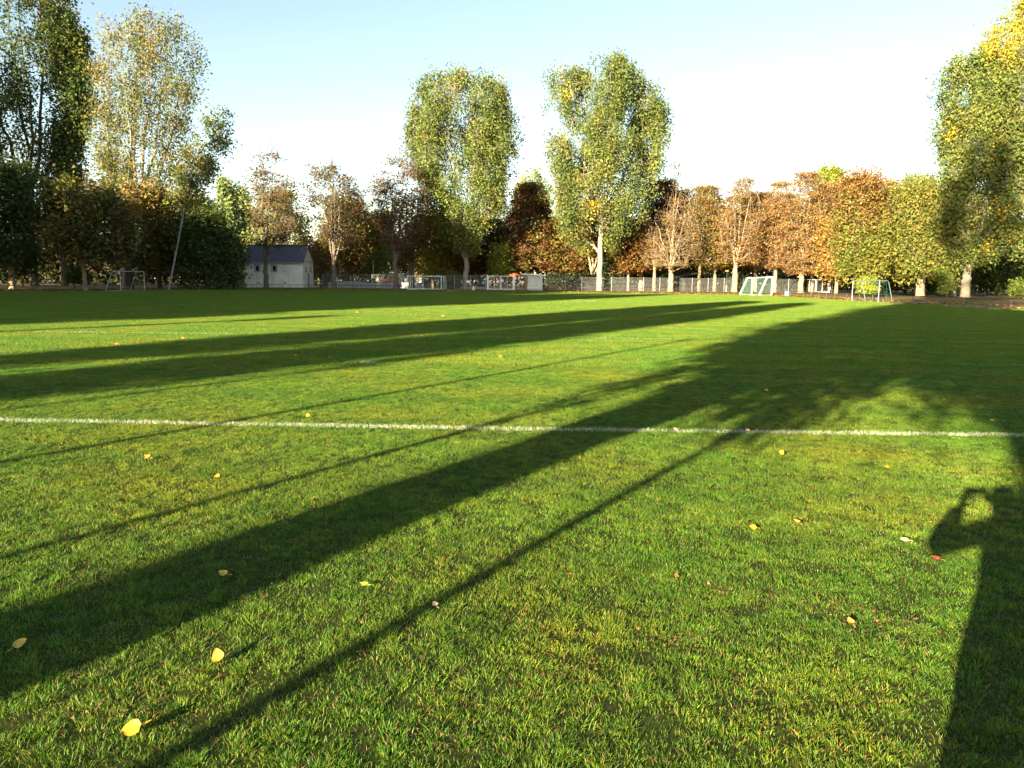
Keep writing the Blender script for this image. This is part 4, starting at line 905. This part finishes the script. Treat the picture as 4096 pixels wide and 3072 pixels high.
def tarp_panel(label, p, top):
    xa, xb = wx(p[0], Y), wx(p[1], Y); za, zb = wz(p[0], top[0], Y), wz(p[1], top[1], Y)
    r = empty('tarpaulin_panel', (xa, Y, g0), label, 'panel', 'grey tarpaulin panels behind the thin wire fence')
    a = [(xa, Y, g0), (xb, Y, g0), (xb, Y + .5, g0), (xa, Y + .5, g0), (xa, Y + .1, za), (xb, Y + .1, zb), (xb, Y + .4, zb), (xa, Y + .4, za)]
    W(MB().hexa(a), 'cover', M['grey_tarp'], r)
    W(MB().tube([(xa, Y + .08, za + .03), (xb, Y + .08, zb + .03)], .05, 6), 'top_rail', M['rail'], r)
    for k in range(1, 4):
        x = xa + (xb - xa) * k / 4; W(MB().tube([(x, Y - .01, g0), (x, Y + .06, (za + zb) / 2)], .02, 5), 'strap', M['zinc'], r)
tarp_panel('leftmost grey tarpaulin panel just right of the red car', (1313, 1408), (1127, 1123))
tarp_panel('grey tarpaulin panel sloping down to the right under the tall net post', (1411, 1501), (1123, 1132))
tarp_panel('grey tarpaulin panel rising to the right below the orange boat', (1504, 1590), (1133, 1126))
tarp_panel('grey tarpaulin panel showing through the net goal', (1600, 1694), (1127, 1134))
Y = 122; g0 = zg(0, Y); bx = wx(1542, Y)
r = empty('boat', (bx, Y, g0), 'bright orange upturned boat lying on a rack behind the tarpaulin panels', 'boat')
b = MB(); n = 9; L = .95; V = []
for i in range(n):
    f = i / (n - 1) * 2 - 1; w_ = max(.05, (1 - abs(f) ** 2.4)) * .5; h_ = max(.04, (1 - f * f * .8)) * .42
    for k in range(7):
        q = math.pi * k / 6; V.append((bx + f * L, Y - w_ * math.cos(q), wz(1542, 1125, Y) + h_ * math.sin(q)))
b.add(V, [(i * 7 + k, i * 7 + k + 1, (i + 1) * 7 + k + 1, (i + 1) * 7 + k) for i in range(n - 1) for k in range(6)]); W(b, 'hull', M['orange'], r, smooth=True)
for f in (-.6, .6): W(MB().box((bx + f, Y, (g0 + wz(1542, 1125, Y)) / 2), (.08, .8, wz(1542, 1125, Y) - g0)), 'trestle', M['wood'], r)
# red car seen head on
Y = 121; g0 = zg(0, Y); cxx = wx(1306, Y); r = empty('parked_car', (cxx, Y, g0), 'red car parked between the house and the leftmost tarpaulin panel', 'car')
b = MB(); sec = [(0, .28, .85), (.0, .75, .86), (.9, .95, .84), (1.5, 1.42, .66), (2.9, 1.45, .66), (3.7, 1.0, .82), (4.1, .9, .84), (4.1, .28, .85)]
V = [(sx * w_, y, z) for y, z, w_ in sec for sx in (-1, 1)]
b.add(V, [(2 * i, 2 * i + 1, 2 * i + 3, 2 * i + 2) for i in range(7)] + [(14, 15, 1, 0)] + [tuple(2 * i for i in range(8)), tuple(2 * i + 1 for i in range(7, -1, -1))])
b.build('body', M['red'], r, bevel=.06)
MB().add and (lambda q: (q.add([(-.70, 1.0, 1.0), (.70, 1.0, 1.0), (.58, 1.45, 1.385), (-.58, 1.45, 1.385)], [(0, 1, 2, 3)]), q)[1])(MB()).build('windscreen', M['glass'], r)
for sx in (-1, 1):
    MB().box((sx * .62, -.01, .62), (.3, .04, .14)).build('headlight', M['white_frame'], r, bevel=.01)
    for y in (.75, 3.3): MB().tube([(sx * .72, y, .31), (sx * .88, y, .31)], .31, 16).build('wheel', M['black'], r)
# tall net post with ball netting
Y = 124; g0 = zg(0, Y)
r = empty('ball_net', (wx(1495, Y), Y, g0), 'tall pale post holding green ball stop netting right of the house', 'net')
W(MB().tube([(wx(1494.5, Y), Y, g0 - .1), (wx(1494.5, Y), Y, wz(1494, 1040, Y))], .1, 8), 'pole', M['white_paint'], r)
b = MB(); xs = np.linspace(wx(1422, Y), wx(1600, Y), 50); xp = wx(1494.5, Y)
tp = lambda x: wz(1494, 1073, Y) - .035 * abs(x - xp) ** 1.25
for k in range(9): b.tube([(x, Y + .1, tp(x) - k * .2) for x in xs], .014 if k else .03, 3, False)
for x in xs[::1]: b.tube([(x, Y + .1, tp(x)), (x, Y + .1, g0 + .3)], .006, 3, False)
W(b, 'net', M['net_light'], r)

# goals
def goal(name, label, A, B, hA, hB, depth, tr_, mt, net=True, netmat=None, wheels=False, top=.5, base_bar=True, net_step=.16):
    """A, B: post feet; depth: horizontal vector to the back of the net"""
    A, B, D = Vector(A), Vector(B), Vector(depth); r = empty(name, A, label, 'goal')
    At, Bt = A + Vector((0, 0, hA)), B + Vector((0, 0, hB)); up_ = Vector((0, 0, 1))
    for P, Q in ((A, At), (B, Bt)): W(MB().tube([P - up_ * .05, Q], tr_, 8), 'post', mt, r)
    e = (B - A).normalized()
    W(MB().tube([At - e * tr_, Bt + e * tr_], tr_, 8), 'crossbar', mt, r)
    for P, Q in ((A, At), (B, Bt)):
        Tb = Q + D * top; Gb = P + D + up_ * .04; Tb.z -= .03
        W(MB().tube([Q + D * .03, Q + D * top * .8, Tb - up_ * .06, Gb], tr_ * (.75 if not wheels else 1.25), 7), 'side_frame', mt, r)
        if base_bar: W(MB().tube([P + up_ * .04, Gb], tr_ * .6, 6), 'ground_bar', mt, r)
    if base_bar: W(MB().tube([A + D + up_ * .04, B + D + up_ * .04], tr_ * .7, 6), 'back_bar', mt, r)
    if wheels:
        for P in (A, B): W(MB().tube([P + D * 1.0 + e * .1 + up_ * .14, P + D * 1.0 + e * .16 + up_ * .14], .15, 12), 'wheel', M['white_paint'], r)
    if net:
        b = MB(); L = (B - A).length; nn = int(L / net_step)
        H_ = (hA + hB) / 2; prof = [Vector((0, 0, 0)) + D * .02 + up_ * H_, D * top + up_ * (H_ - .04), D + up_ * .03]
        def on(u): # along profile
            return prof[0].lerp(prof[1], u / .25) if u < .25 else prof[1].lerp(prof[2], (u - .25) / .75)
        for i in range(nn + 1):
            P = A.lerp(B, i / nn); b.tube([P + on(u) for u in (0, .25, .6, 1)], .006, 3, False)
        nk = max(6, int(3 / net_step))
        for k in range(nk):
            u = k / (nk - 1); b.tube([A + on(u), B + on(u)], .006, 3, False)
        for P in (A, B):
            nv = max(3, int(2.2 / net_step))
            for k in range(1, nv):
                z = H_ * k / nv; wdt = top + (1 - top) * (1 - z / H_); b.tube([P + up_ * z, P + D * wdt + up_ * z], .006, 3, False)
            nh = max(2, int(1.2 / net_step))
            for k in range(1, nh):
                f = k / nh; zt_ = H_ if f < top else H_ * (1 - (f - top) / (1 - top)); b.tube([P + D * f, P + D * f + up_ * zt_], .006, 3, False)
        W(b, 'net', netmat or M['net'], r)
    return r
def foot(px, py): return gnd(px, py)
a = base(484, 76.0); b_ = base(579, 80.5)
goal('football_goal', 'pale grey football goal before the dark trees at the left end of the pitch', a, b_, wz(484, 1085, 76) - a.z, wz(577, 1087, 80.5) - b_.z, (-1.5, -.2, 0), .045, mat('pale grey painted goal frame', (.36, .38, .42), .5), netmat=M['rail'], net_step=.3)
a = base(3410, 65.5); b_ = base(3516, 61.8)
goal('football_goal', 'grey framed football goal at the right end of the pitch with a green net', a, b_, wz(3410, 1123, 65.5) - a.z, wz(3516, 1122, 61.8) - b_.z, (1.3, .2, 0), .042, M['alu_shaded'], top=.62, net_step=.4)
a = base(3007, 92.0); b_ = base(3087, 87.4)
goal('football_goal', 'white round tube goal with green net parked at the far right corner of the pitch', a, b_, wz(3007, 1112, 92) - a.z, wz(3087, 1109, 87.4) - b_.z, (-1.35, .3, 0), .075, M['white_paint'], wheels=True, top=.45)
a = base(1630, 105.0); b_ = base(1765, 105.3)
goal('football_goal', 'wide white goal with green net standing left of the left tall poplar', a, b_, wz(1630, 1104.5, 105) - a.z, wz(1765, 1105, 105.3) - b_.z, (.3, 1.4, 0), .05, M['white_paint'], top=.8)
W(MB().tube([a + Vector((-.1, -.05, .07)), b_ + Vector((.1, -.05, .07))], .07, 6), 'front_bar', M['white_paint'], bpy.data.objects[[o.name for o in COL.objects if o.name.startswith('football_goal')][-1]])
a = base(1640, 106.8); b_ = base(1776, 107.1)
goal('football_goal', 'second white goal nested close behind the wide one with green net', a, b_, wz(1640, 1105.5, 106.8) - a.z, wz(1776, 1106, 107.1) - b_.z, (.2, 1.2, 0), .05, M['white_paint'], top=.8, net_step=.25)

# rails round the pitch
def rail(label, pts_, step=2.0, h=.6):
    P = [Vector((x, y, 0)) for x, y in pts_]; r = empty('railing', (P[0].x, P[0].y, zg(P[0].x, P[0].y)), label, 'railing')
    S = []
    for a, b in zip(P[:-1], P[1:]):
        n = max(1, round((b - a).length / step)); S += [a.lerp(b, i / n) for i in range(n)]
    S.append(P[-1])
    for p in S: p.z = zg(p.x, p.y)
    W(MB().tube([p + Vector((0, 0, h)) for p in S], .035, 8), 'top_rail', M['rail'], r)
    pm = MB().tube([(0, 0, -.1), (0, 0, h - .02)], .028, 6).build('post', M['rail'], r); pm.location = S[0] - r.location
    for p in S[1:]:
        c = pm.copy(); COL.objects.link(c); c.parent = r; c.location = p - r.location
rail('low dark rail along the left side of the pitch below the dark trees', [(-50, 55), (-49.3, 69), (-45.8, 74.5), (-42.6, 79), (-39, 87)])
rail('low dark rail in front of the house and the tarpaulin panels', [(-36.6, 92), (-36.2, 97.8), (-25, 99.6), (-15, 100)])
rail('low grey rail along the verge in front of the long wire fence', [(8.5, 97.6), (12, 97.1), (21.8, 93.6), (26.5, 91.6)])
rail('low dark rail along the right side of the pitch curving to the picture edge', [(31.0, 83), (31.2, 72), (32.2, 64), (33, 57), (35.3, 50), (37.3, 34), (38.3, 12)])

# fallen leaves, one by one
LEAFCOL = {'yellow': (.55, .29, .02), 'amber': (.52, .25, .025), 'pale': (.62, .42, .28), 'red': (.35, .09, .04), 'green': (.40, .42, .05), 'orange': (.65, .22, .05), 'dull': (.42, .33, .05)}
LM = {k: mat('%s fallen leaf' % k, v, .55, var=.3, scale=40) for k, v in LEAFCOL.items()}
def fallen_leaf(px, py, size, colr, label, rz, curl, tiltx, seed):
    size *= .72 if py > 1800 else .6; g = random.Random(seed); n = 7; V = []; Fs = []
    for i in range(n):
        f = i / (n - 1); w_ = math.sin(math.pi * min(1, f ** .75)) ** .8 * .42 + .01; z = curl * (f - .5) ** 2 * 1.2
        for k in (-1, -.5, 0, .5, 1): V.append((k * w_ * size * (1 + g.uniform(-.06, .06)), (f - .5) * size, (z + abs(k) * curl * .35 + g.uniform(0, .02)) * size))
    for i in range(n - 1):
        for k in range(4): a = i * 5 + k; Fs.append((a, a + 1, a + 6, a + 5))
    me = bpy.data.meshes.new('fallen_leaf'); me.from_pydata(V, [], Fs); me.materials.append(LM[colr])
    for p in me.polygons: p.use_smooth = True
    P = gnd(px, py); o = link('fallen_leaf', me, None, P + Vector((0, 0, .022 + size * .22))); o.rotation_euler = (Matrix.Rotation(g.uniform(-.3, .3), 3, 'Z') @ Matrix.Rotation(tiltx, 3, 'X') @ Matrix.Rotation(rz, 3, 'Z')).to_euler()
    tag(o, label, 'leaf')
    s = MB().tube([(0, -.5 * size, 0), (.06 * size, -.75 * size, .02 * size), (.1 * size, -.95 * size, 0)], .0012 + size * .008, 4).build('stalk', LM[colr], o)
LV = [(877, 2655, .085, 'amber', 'bright amber folded leaf in the lit grass between the two broad shadow bands, lower left', .5, .5, .9),
 (530, 2955, .095, 'yellow', 'yellow torn leaf nearest the bottom left of the picture', 2.0, .25, .6),
 (893, 2318, .07, 'dull', 'dull yellow leaf inside the broad shadow band left of the middle', 1.2, .4, .5),
 (85, 2605, .08, 'dull', 'dull leaf in deep shadow near the left picture edge', -.8, .3, .5),
 (1455, 2360, .06, 'green', 'greenish yellow leaf in the lit grass just below the broad shadow band', 1.5, .2, .2),
 (870, 1922, .07, 'yellow', 'yellow leaf in lit grass above the thin left shadow line', .2, .3, .4),
 (590, 1845, .085, 'amber', 'amber leaf below the white line on the left', 1.4, .4, .5),
 (1232, 1673, .085, 'yellow', 'yellow leaf standing just above the white line', 1.2, .4, .9),
 (1740, 2440, .05, 'pale', 'pale pinkish leaf at the edge of the thin middle shadow line', .4, .3, .3),
 (2000, 1433, .14, 'amber', 'pale amber leaf far out on the sunny grass in the middle', 1.5, .2, .4),
 (2300, 1698, .06, 'orange', 'small orange leaf on top of the white line at the broad shadow band', 0, .3, .8),
 (2700, 1730, .08, 'pale', 'pale leaf just under the white line right of the broad shadow band', .9, .4, .6),
 (2990, 1733, .08, 'pale', 'dim pinkish leaf on the white line where the thin shadow crosses it', 1.3, .3, .5),
 (3125, 1825, .075, 'yellow', 'bright yellow leaf below the white line on the right', -.6, .4, .9),
 (3010, 2128, .065, 'yellow', 'round lemon yellow leaf in lit grass right of the thin shadow line', 1.3, .2, .6),
 (3185, 2107, .06, 'orange', 'brown orange curled leaf right of the round lemon yellow leaf', .7, .6, .3),
 (3615, 2180, .07, 'pale', 'pink grey leaf left of the elbow of the photographer shadow', 1.5, .2, .3),
 (3740, 2255, .07, 'red', 'reddish leaf under the elbow of the photographer shadow', 1.2, .3, .3),
 (3400, 2510, .055, 'orange', 'orange red leaf among bare soil left of the photographer shadow', .4, .3, .4),
 (2705, 2323, .04, 'red', 'small dark red leaf in lit grass right of the thin shadow line', .1, .3, .5),
 (3065, 1570, .10, 'orange', 'orange leaf in the dappled light behind the white line', 1.0, .3, .5),
 (3545, 1883, .06, 'amber', 'thin amber leaf in lit grass below the white line at the right', 1.5, .3, .3),
 (3965, 1693, .09, 'amber', 'amber leaf on the shadow edge near the right picture edge', 1.5, .3, .3),
 (1182, 1430, .16, 'red', 'dark pink leaf in the long shade above the penalty spot', 1.5, .2, .3),
 (1322, 1440, .14, 'red', 'rust red leaf in the long shade left of the penalty spot', .9, .3, .3),
 (465, 1385, .17, 'orange', 'brown leaf in the shade at the left, far above the white line', 1.3, .3, .4),
 (730, 1360, .17, 'orange', 'orange leaf at the upper edge of the long shade on the left', .8, .3, .4),
 (1428, 1254, .22, 'orange', 'orange leaf far out on the sunny grass just below the far shade', 1.4, .3, .4),
 (1770, 1270, .26, 'orange', 'rust orange leaf far out on the grass between the two long shades', 1.5, .3, .4)]
for i, (px, py, s, c, lb, rz_, cu, tl) in enumerate(LV): fallen_leaf(px, py, s, c, lb, rz_, cu, tl, i)
# crumbs of brown leaf and bare clods between the near blades
g = np.random.default_rng(98); cc = [gnd(px, py) for px, py in ((2900, 2370), (3080, 2400), (3250, 2440), (3390, 2470), (3480, 2500), (3560, 2530), (2350, 1910), (2420, 1930), (430, 2850), (1700, 2960), (2700, 2560), (2300, 2700), (1000, 2400))]
Cc = np.array([[c.x + g.normal(0, .12), c.y + g.normal(0, .05), zg(c.x, c.y) + .018] for c in cc for _ in range(26)] + [[g.uniform(-4, 5), g.uniform(2.2, 8), .02] for _ in range(260)])
V, Fq, c = leaves_np(Cc, 3, (.03, .03, .003), .011, np.array([(.16, .08, .04), (.10, .06, .04), (.26, .14, .06)])[g.integers(0, 3, len(Cc))], g, flat=.8)
o = link('leaf_crumbs', np_mesh('leaf_crumbs', V, Fq, M['leaf'], c)); tag(o, 'brown leaf crumbs and clods lying between the near grass blades', 'leaves', kind='stuff')
# leaf litter on the verges
g = np.random.default_rng(99); n = 150000; X = g.uniform(-66, 56, n); Y = g.uniform(20, 118, n)
pad = PP.mean(0); out_ = ~inside(X, Y)
near_ = inside(pad[0] + (X - pad[0]) * .82, pad[1] + (Y - pad[1]) * .78)
pat = (np.sin(X * .9) + np.sin(Y * .7 + X * .3) + np.sin(X * .23 + 2)) > -0.6
k = out_ & near_ & pat; Cc = np.stack([X[k], Y[k], zg_np(Y[k]) + .03], 1); LC = np.array([p[0] for p in ORANGE + BROWN])
V, Fq, c = leaves_np(Cc, 2, (.3, .3, .012), .17, LC[g.integers(0, len(LC), len(Cc))], g, flat=.85)
o = link('leaf_litter', np_mesh('leaf_litter', V, Fq, M['leaf'], c)); tag(o, 'orange and brown fallen leaves strewn over the verge around the pitch', 'leaves', kind='stuff')

# ---------------------------------------------------------------- trees and posts beside the camera: their shadows lie across the pitch
ZS = math.tan(SUN_EL) / math.tan(R(12))
def stree(name, label, s, t, prof, **kw):
    prof = [(z * ZS, a, b) for z, a, b in prof]
    if 'fork' in kw: kw['fork'] *= ZS
    return grow(name, label, st(s, t), prof, **kw)
stree('young_tree', 'slim young tree whose thin shadow crosses the white line right of the broad band', -2.2, -7.0,
      [(3.3, -.5, .5), (4.0, -1.0, 1.0), (5.2, -.9, .9), (6.0, -.3, .3)], tr=.055, fork=3.2, stems=3, boughs=26, clumps=5, per=26, size=.10, sig=(.2, .2, .2), spread=(.25, .25, .3), seed=80, bark='bark_dark')
stree('young_tree', 'slim young tree whose thin shadow runs left of the broad band', -4.62, -8.0,
      [(3.4, -.2, .2), (3.8, -.35, .35), (4.4, -.3, .3), (4.7, -.15, .15)], tr=.05, fork=3.3, stems=3, boughs=8, clumps=4, per=10, size=.08, sig=(.15, .15, .2), spread=(.15, .15, .2), seed=81, bark='bark_dark')
p = st(-7.08, -11); r = empty('lamp_post', p, 'plain post whose thin straight shadow crosses the white line at the left', 'post')
MB().tube([(0, 0, -.2), (0, 0, 7.3)], [.07, .05], 8).build('pole', M['zinc'], r); lathe([(.05, 7.2), (.12, 7.25), (.12, 7.4), (.04, 7.5)], 10).build('cap', M['zinc'], r)
BT = dict(size=.17, sig=(.3, .3, .3), spread=(.55, .55, .7))
stree('lime_tree', 'thick trunked tree whose broad shadow band crosses the white line', -3.47, -9,
      [(4.4, -1.2, 1.4), (4.9, -1.9, 2.9), (6.6, -3.3, 3.3), (10.5, -2.8, 3.2), (13, -1.2, 1.2)], tr=.45, fork=4.0, stems=6, boughs=90, clumps=6, per=24, seed=82, **BT)
stree('lime_tree', 'broad tree farther back whose crown shades the right half of the pitch', -3.6, -36,
      [(12, -2.6, 2.6), (14, -3.8, 4.2), (18, -3.8, 4.4), (21, -2.5, 3), (23, -1, 1)], tr=.36, fork=11, stems=6, boughs=90, clumps=6, per=24, seed=83, size=.24, sig=(.4, .4, .4), spread=(.7, .7, .9))
stree('lime_tree', 'tree close behind the photographer that shades the right picture edge', .72, -15,
      [(4.8, -.2, 1.2), (5.3, -.35, 1.6), (6.0, -2.3, 2.2), (8, -3.0, 3), (12, -2.8, 3), (15, -1.6, 1.6)], tr=.58, fork=4.6, stems=6, boughs=130, clumps=7, per=44, depth=.5, seed=84, **BT)
stree('lime_tree', 'tree whose crown throws the long upper shade across the middle of the pitch', -16.1, -30,
      [(7.4, -.2, 1.5), (9.2, -1.2, 1.8), (11, -2.1, 2.2), (14, -2.3, 2.4), (17, -1.5, 1.5), (19.5, -.6, .6)], tr=.3, fork=5.8, stems=5, boughs=110, clumps=7, per=36, seed=85, size=.22, sig=(.35, .35, .4), spread=(.6, .6, .9))
stree('lime_tree', 'narrower tree beside it throwing the lower half of the long upper shade', -12.0, -27,
      [(6.2, -1.0, 1.1), (9, -1.35, 1.6), (13, -1.6, 1.6), (16, -1.2, 1.2), (18.5, -.4, .4)], tr=.3, fork=5.6, stems=4, boughs=90, clumps=7, per=36, seed=86, size=.22, sig=(.35, .35, .4), spread=(.5, .5, .9))
stree('young_tree', 'slim tree throwing a thin shadow just below the long upper shade', -9.9, -22,
      [(6.6, -.2, .2), (7.2, -.4, .4), (8.2, -.2, .2)], tr=.08, fork=6.4, stems=2, boughs=8, clumps=4, per=12, size=.1, sig=(.15, .15, .2), spread=(.2, .2, .2), seed=87)
stree('young_tree', 'slim tree whose shadow lies alone on the sunny grass at the far left', -24, -36,
      [(11.4, -.3, .3), (12, -.5, .5), (13, -.2, .2)], tr=.22, fork=11, stems=2, boughs=8, clumps=4, per=16, size=.15, sig=(.2, .2, .2), spread=(.2, .2, .2), seed=88)
stree('poplar_tree', 'tallest poplar behind the photographer, whose crown keeps the right edge trees in shade', -3.5, -15,
      [(9.5, -1.4, 2.4), (13, -2.5, 6), (24, -3.5, 7.5), (34, -2.5, 6.5), (41, 0, 4)], tr=.38, fork=8, stems=6, boughs=90, clumps=6, per=26, size=.32, sig=(.5, .5, .6), spread=(.8, .8, 1.3), seed=89)  # unseen tree, its lopsided crown shaped to shade the right edge trees
def wp(h, w): return [(h * .12, -w * .6, w * .6), (h * .3, -w, w), (h * .6, -w, w), (h * .85, -w * .7, w * .7), (h, -w * .2, w * .2)]
proto = stree('row_poplar', 'nearest tree of the tall row left of the pitch outside the picture', -32.5, -39, wp(26, 4.6), tr=.5, fork=4, stems=5, boughs=120, clumps=6, per=26, size=.5, sig=(.6, .6, .8), spread=(.9, .9, 1.6), seed=90)
proto['group'] = 'tall row left of the pitch'
ORD = ['second', 'third', 'fourth', 'fifth', 'sixth', 'seventh', 'eighth', 'ninth', 'tenth', 'eleventh', 'twelfth', 'thirteenth', 'last']
for i, (s, t, sc) in enumerate([(-38.5, -33, .93), (-44.5, -24, .86), (-50, -15, .92), (-55, -8, 1.03), (-60, 0, .85), (-65, 6, 1.0), (-70, 16, 1.05), (-76, 18, .6), (-84, 26, .55), (-92, 32, .55), (-101, 32, .5), (-109, 30, 1.15), (-118, 30, 1.2)]):
    c = copy_tree(proto); c.location = st(s, t); c.scale = (1, 1, sc); c.rotation_euler = (0, 0, 1.7 * i)
    c['label'] = '%s tree of the tall row left of the pitch, counted from the camera' % ORD[i]

# ---------------------------------------------------------------- the photographer
def skin_obj(name, J, E_, mt, parent, sub=2):
    me = bpy.data.meshes.new(name); me.from_pydata([j[:3] for j in J], E_, []); me.materials.append(mt)
    o = link(name, me, parent); sm = o.modifiers.new('skin', 'SKIN'); sm.use_smooth_shade = True
    for i, j in enumerate(J):
        d = me.skin_vertices[0].data[i]; rr = j[3]; d.radius = rr if hasattr(rr, '__len__') else (rr, rr); d.use_root = (i == 0)
    s = o.modifiers.new('sub', 'SUBSURF'); s.levels = sub; s.render_levels = sub
    return o
PO = Vector((0, -.40, 0)); person = empty('person', PO, 'person standing at the near touchline with both arms raised to hold a small camera', 'person')
SK = mat('skin', (.5, .3, .2), .5, var=.08); JK = mat('dark blue jacket cloth', (.03, .04, .07), .85, var=.2); TR = mat('grey trousers cloth', (.07, .07, .08), .9, var=.2); HR = mat('brown hair', (.06, .035, .02), .7, var=.3)
J = [(0, 0, .98, (.15, .11)), (0, 0, 1.15, (.135, .10)), (0, 0, 1.33, (.165, .11)), (0, .0, 1.45, (.10, .07)), (0, .02, 1.53, .055), (0, .05, 1.62, (.075, .09)), (0, .05, 1.70, (.07, .085))]
E_ = [(0, 1), (1, 2), (2, 3), (3, 4), (4, 5), (5, 6)]
for sx in (-1, 1):
    b = len(J); J += [(sx * .11, 0, .90, .09), (sx * .22, .01, .50, .06), (sx * .27, -.02, .10, .04), (sx * .28, .10, .05, .035)]; E_ += [(0, b), (b, b + 1), (b + 1, b + 2), (b + 2, b + 3)]
    b = len(J); J += [(sx * .19, 0, 1.43, .055), (sx * .40, .11, 1.31, .042), (sx * .13, .29, 1.50, .028), (sx * .095, .315, 1.555, .03)]; E_ += [(3, b), (b, b + 1), (b + 1, b + 2), (b + 2, b + 3)]
    for k in range(4):      # four unequal fingers bent over the camera top, thumb below
        z = 1.575 + .018 * k; b2 = len(J); l = (.045, .052, .05, .04)[k]
        J += [(sx * (.085 - .004 * k), .34, z, .011), (sx * .065, .352, z + .006, .009), (sx * (.065 - l * .8), .356, z + .004, .008)]; E_ += [(b + 3, b2), (b2, b2 + 1), (b2 + 1, b2 + 2)]
    b2 = len(J); J += [(sx * .07, .325, 1.548, .012), (sx * .045, .335, 1.562, .010)]; E_ += [(b + 3, b2), (b2, b2 + 1)]
skin_obj('body', J, E_, SK, person)
J = [(-.03, 0, .74, (.34, .18)), (-.02, 0, .95, (.27, .16)), (0, 0, 1.15, (.19, .13)), (0, 0, 1.33, (.185, .13)), (0, .0, 1.45, (.12, .085)), (0, .015, 1.51, .07)]
E_ = [(0, 1), (1, 2), (2, 3), (3, 4), (4, 5)]
for sx in (-1, 1):
    b = len(J); J += [(sx * .20, 0, 1.43, .078), (sx * .40, .11, 1.31, .064), (sx * .16, .26, 1.50, .06)]; E_ += [(4, b), (b, b + 1), (b + 1, b + 2)]
skin_obj('jacket', J, E_, JK, person)
J = [(0, 0, .96, (.16, .12))]; E_ = []
for sx in (-1, 1):
    b = len(J); J += [(sx * .12, 0, .86, .12), (sx * .22, .012, .50, .105), (sx * .27, -.015, .12, .08)]; E_ += [(0, b), (b, b + 1), (b + 1, b + 2)]
skin_obj('trousers', J, E_, TR, person)
for sx in (-1, 1): skin_obj('shoe', [(sx * .27, -.05, .06, .05), (sx * .275, .06, .05, .048), (sx * .285, .15, .04, .04)], [(0, 1), (1, 2)], M['black'], person)
skin_obj('hair', [(0, .0, 1.66, (.075, .07)), (0, .03, 1.735, (.08, .09)), (0, .0, 1.60, (.06, .05))], [(0, 1), (0, 2)], HR, person)
f = MB(); f.tube([(0, .135, 1.64), (0, .158, 1.605), (0, .14, 1.598)], [.008, .014, .010], 8); f.build('nose', SK, person, smooth=True)
for sx in (-1, 1):
    MB().tube([(sx * .032, .128, 1.645), (sx * .032, .136, 1.645)], .011, 8).build('eye', M['glass'], person)
    MB().tube([(sx * .078, .05, 1.60), (sx * .086, .045, 1.63), (sx * .08, .05, 1.655)], [.008, .014, .009], 6).build('ear', SK, person)
MB().tube([(-.022, .136, 1.572), (0, .141, 1.570), (.022, .136, 1.572)], .006, 6).build('mouth', mat('lips', (.4, .15, .12), .5), person)
cm = empty('compact_camera', (0, -.036, 1.6), 'small black compact camera held up by the standing person', 'camera')
MB().box((0, 0, 0), (.1, .022, .058)).build('camera_body', M['black'], cm, bevel=.004)
MB().tube([(0, .011, 0), (0, .024, 0)], [.022, .018], 16).build('lens_ring', M['zinc'], cm)
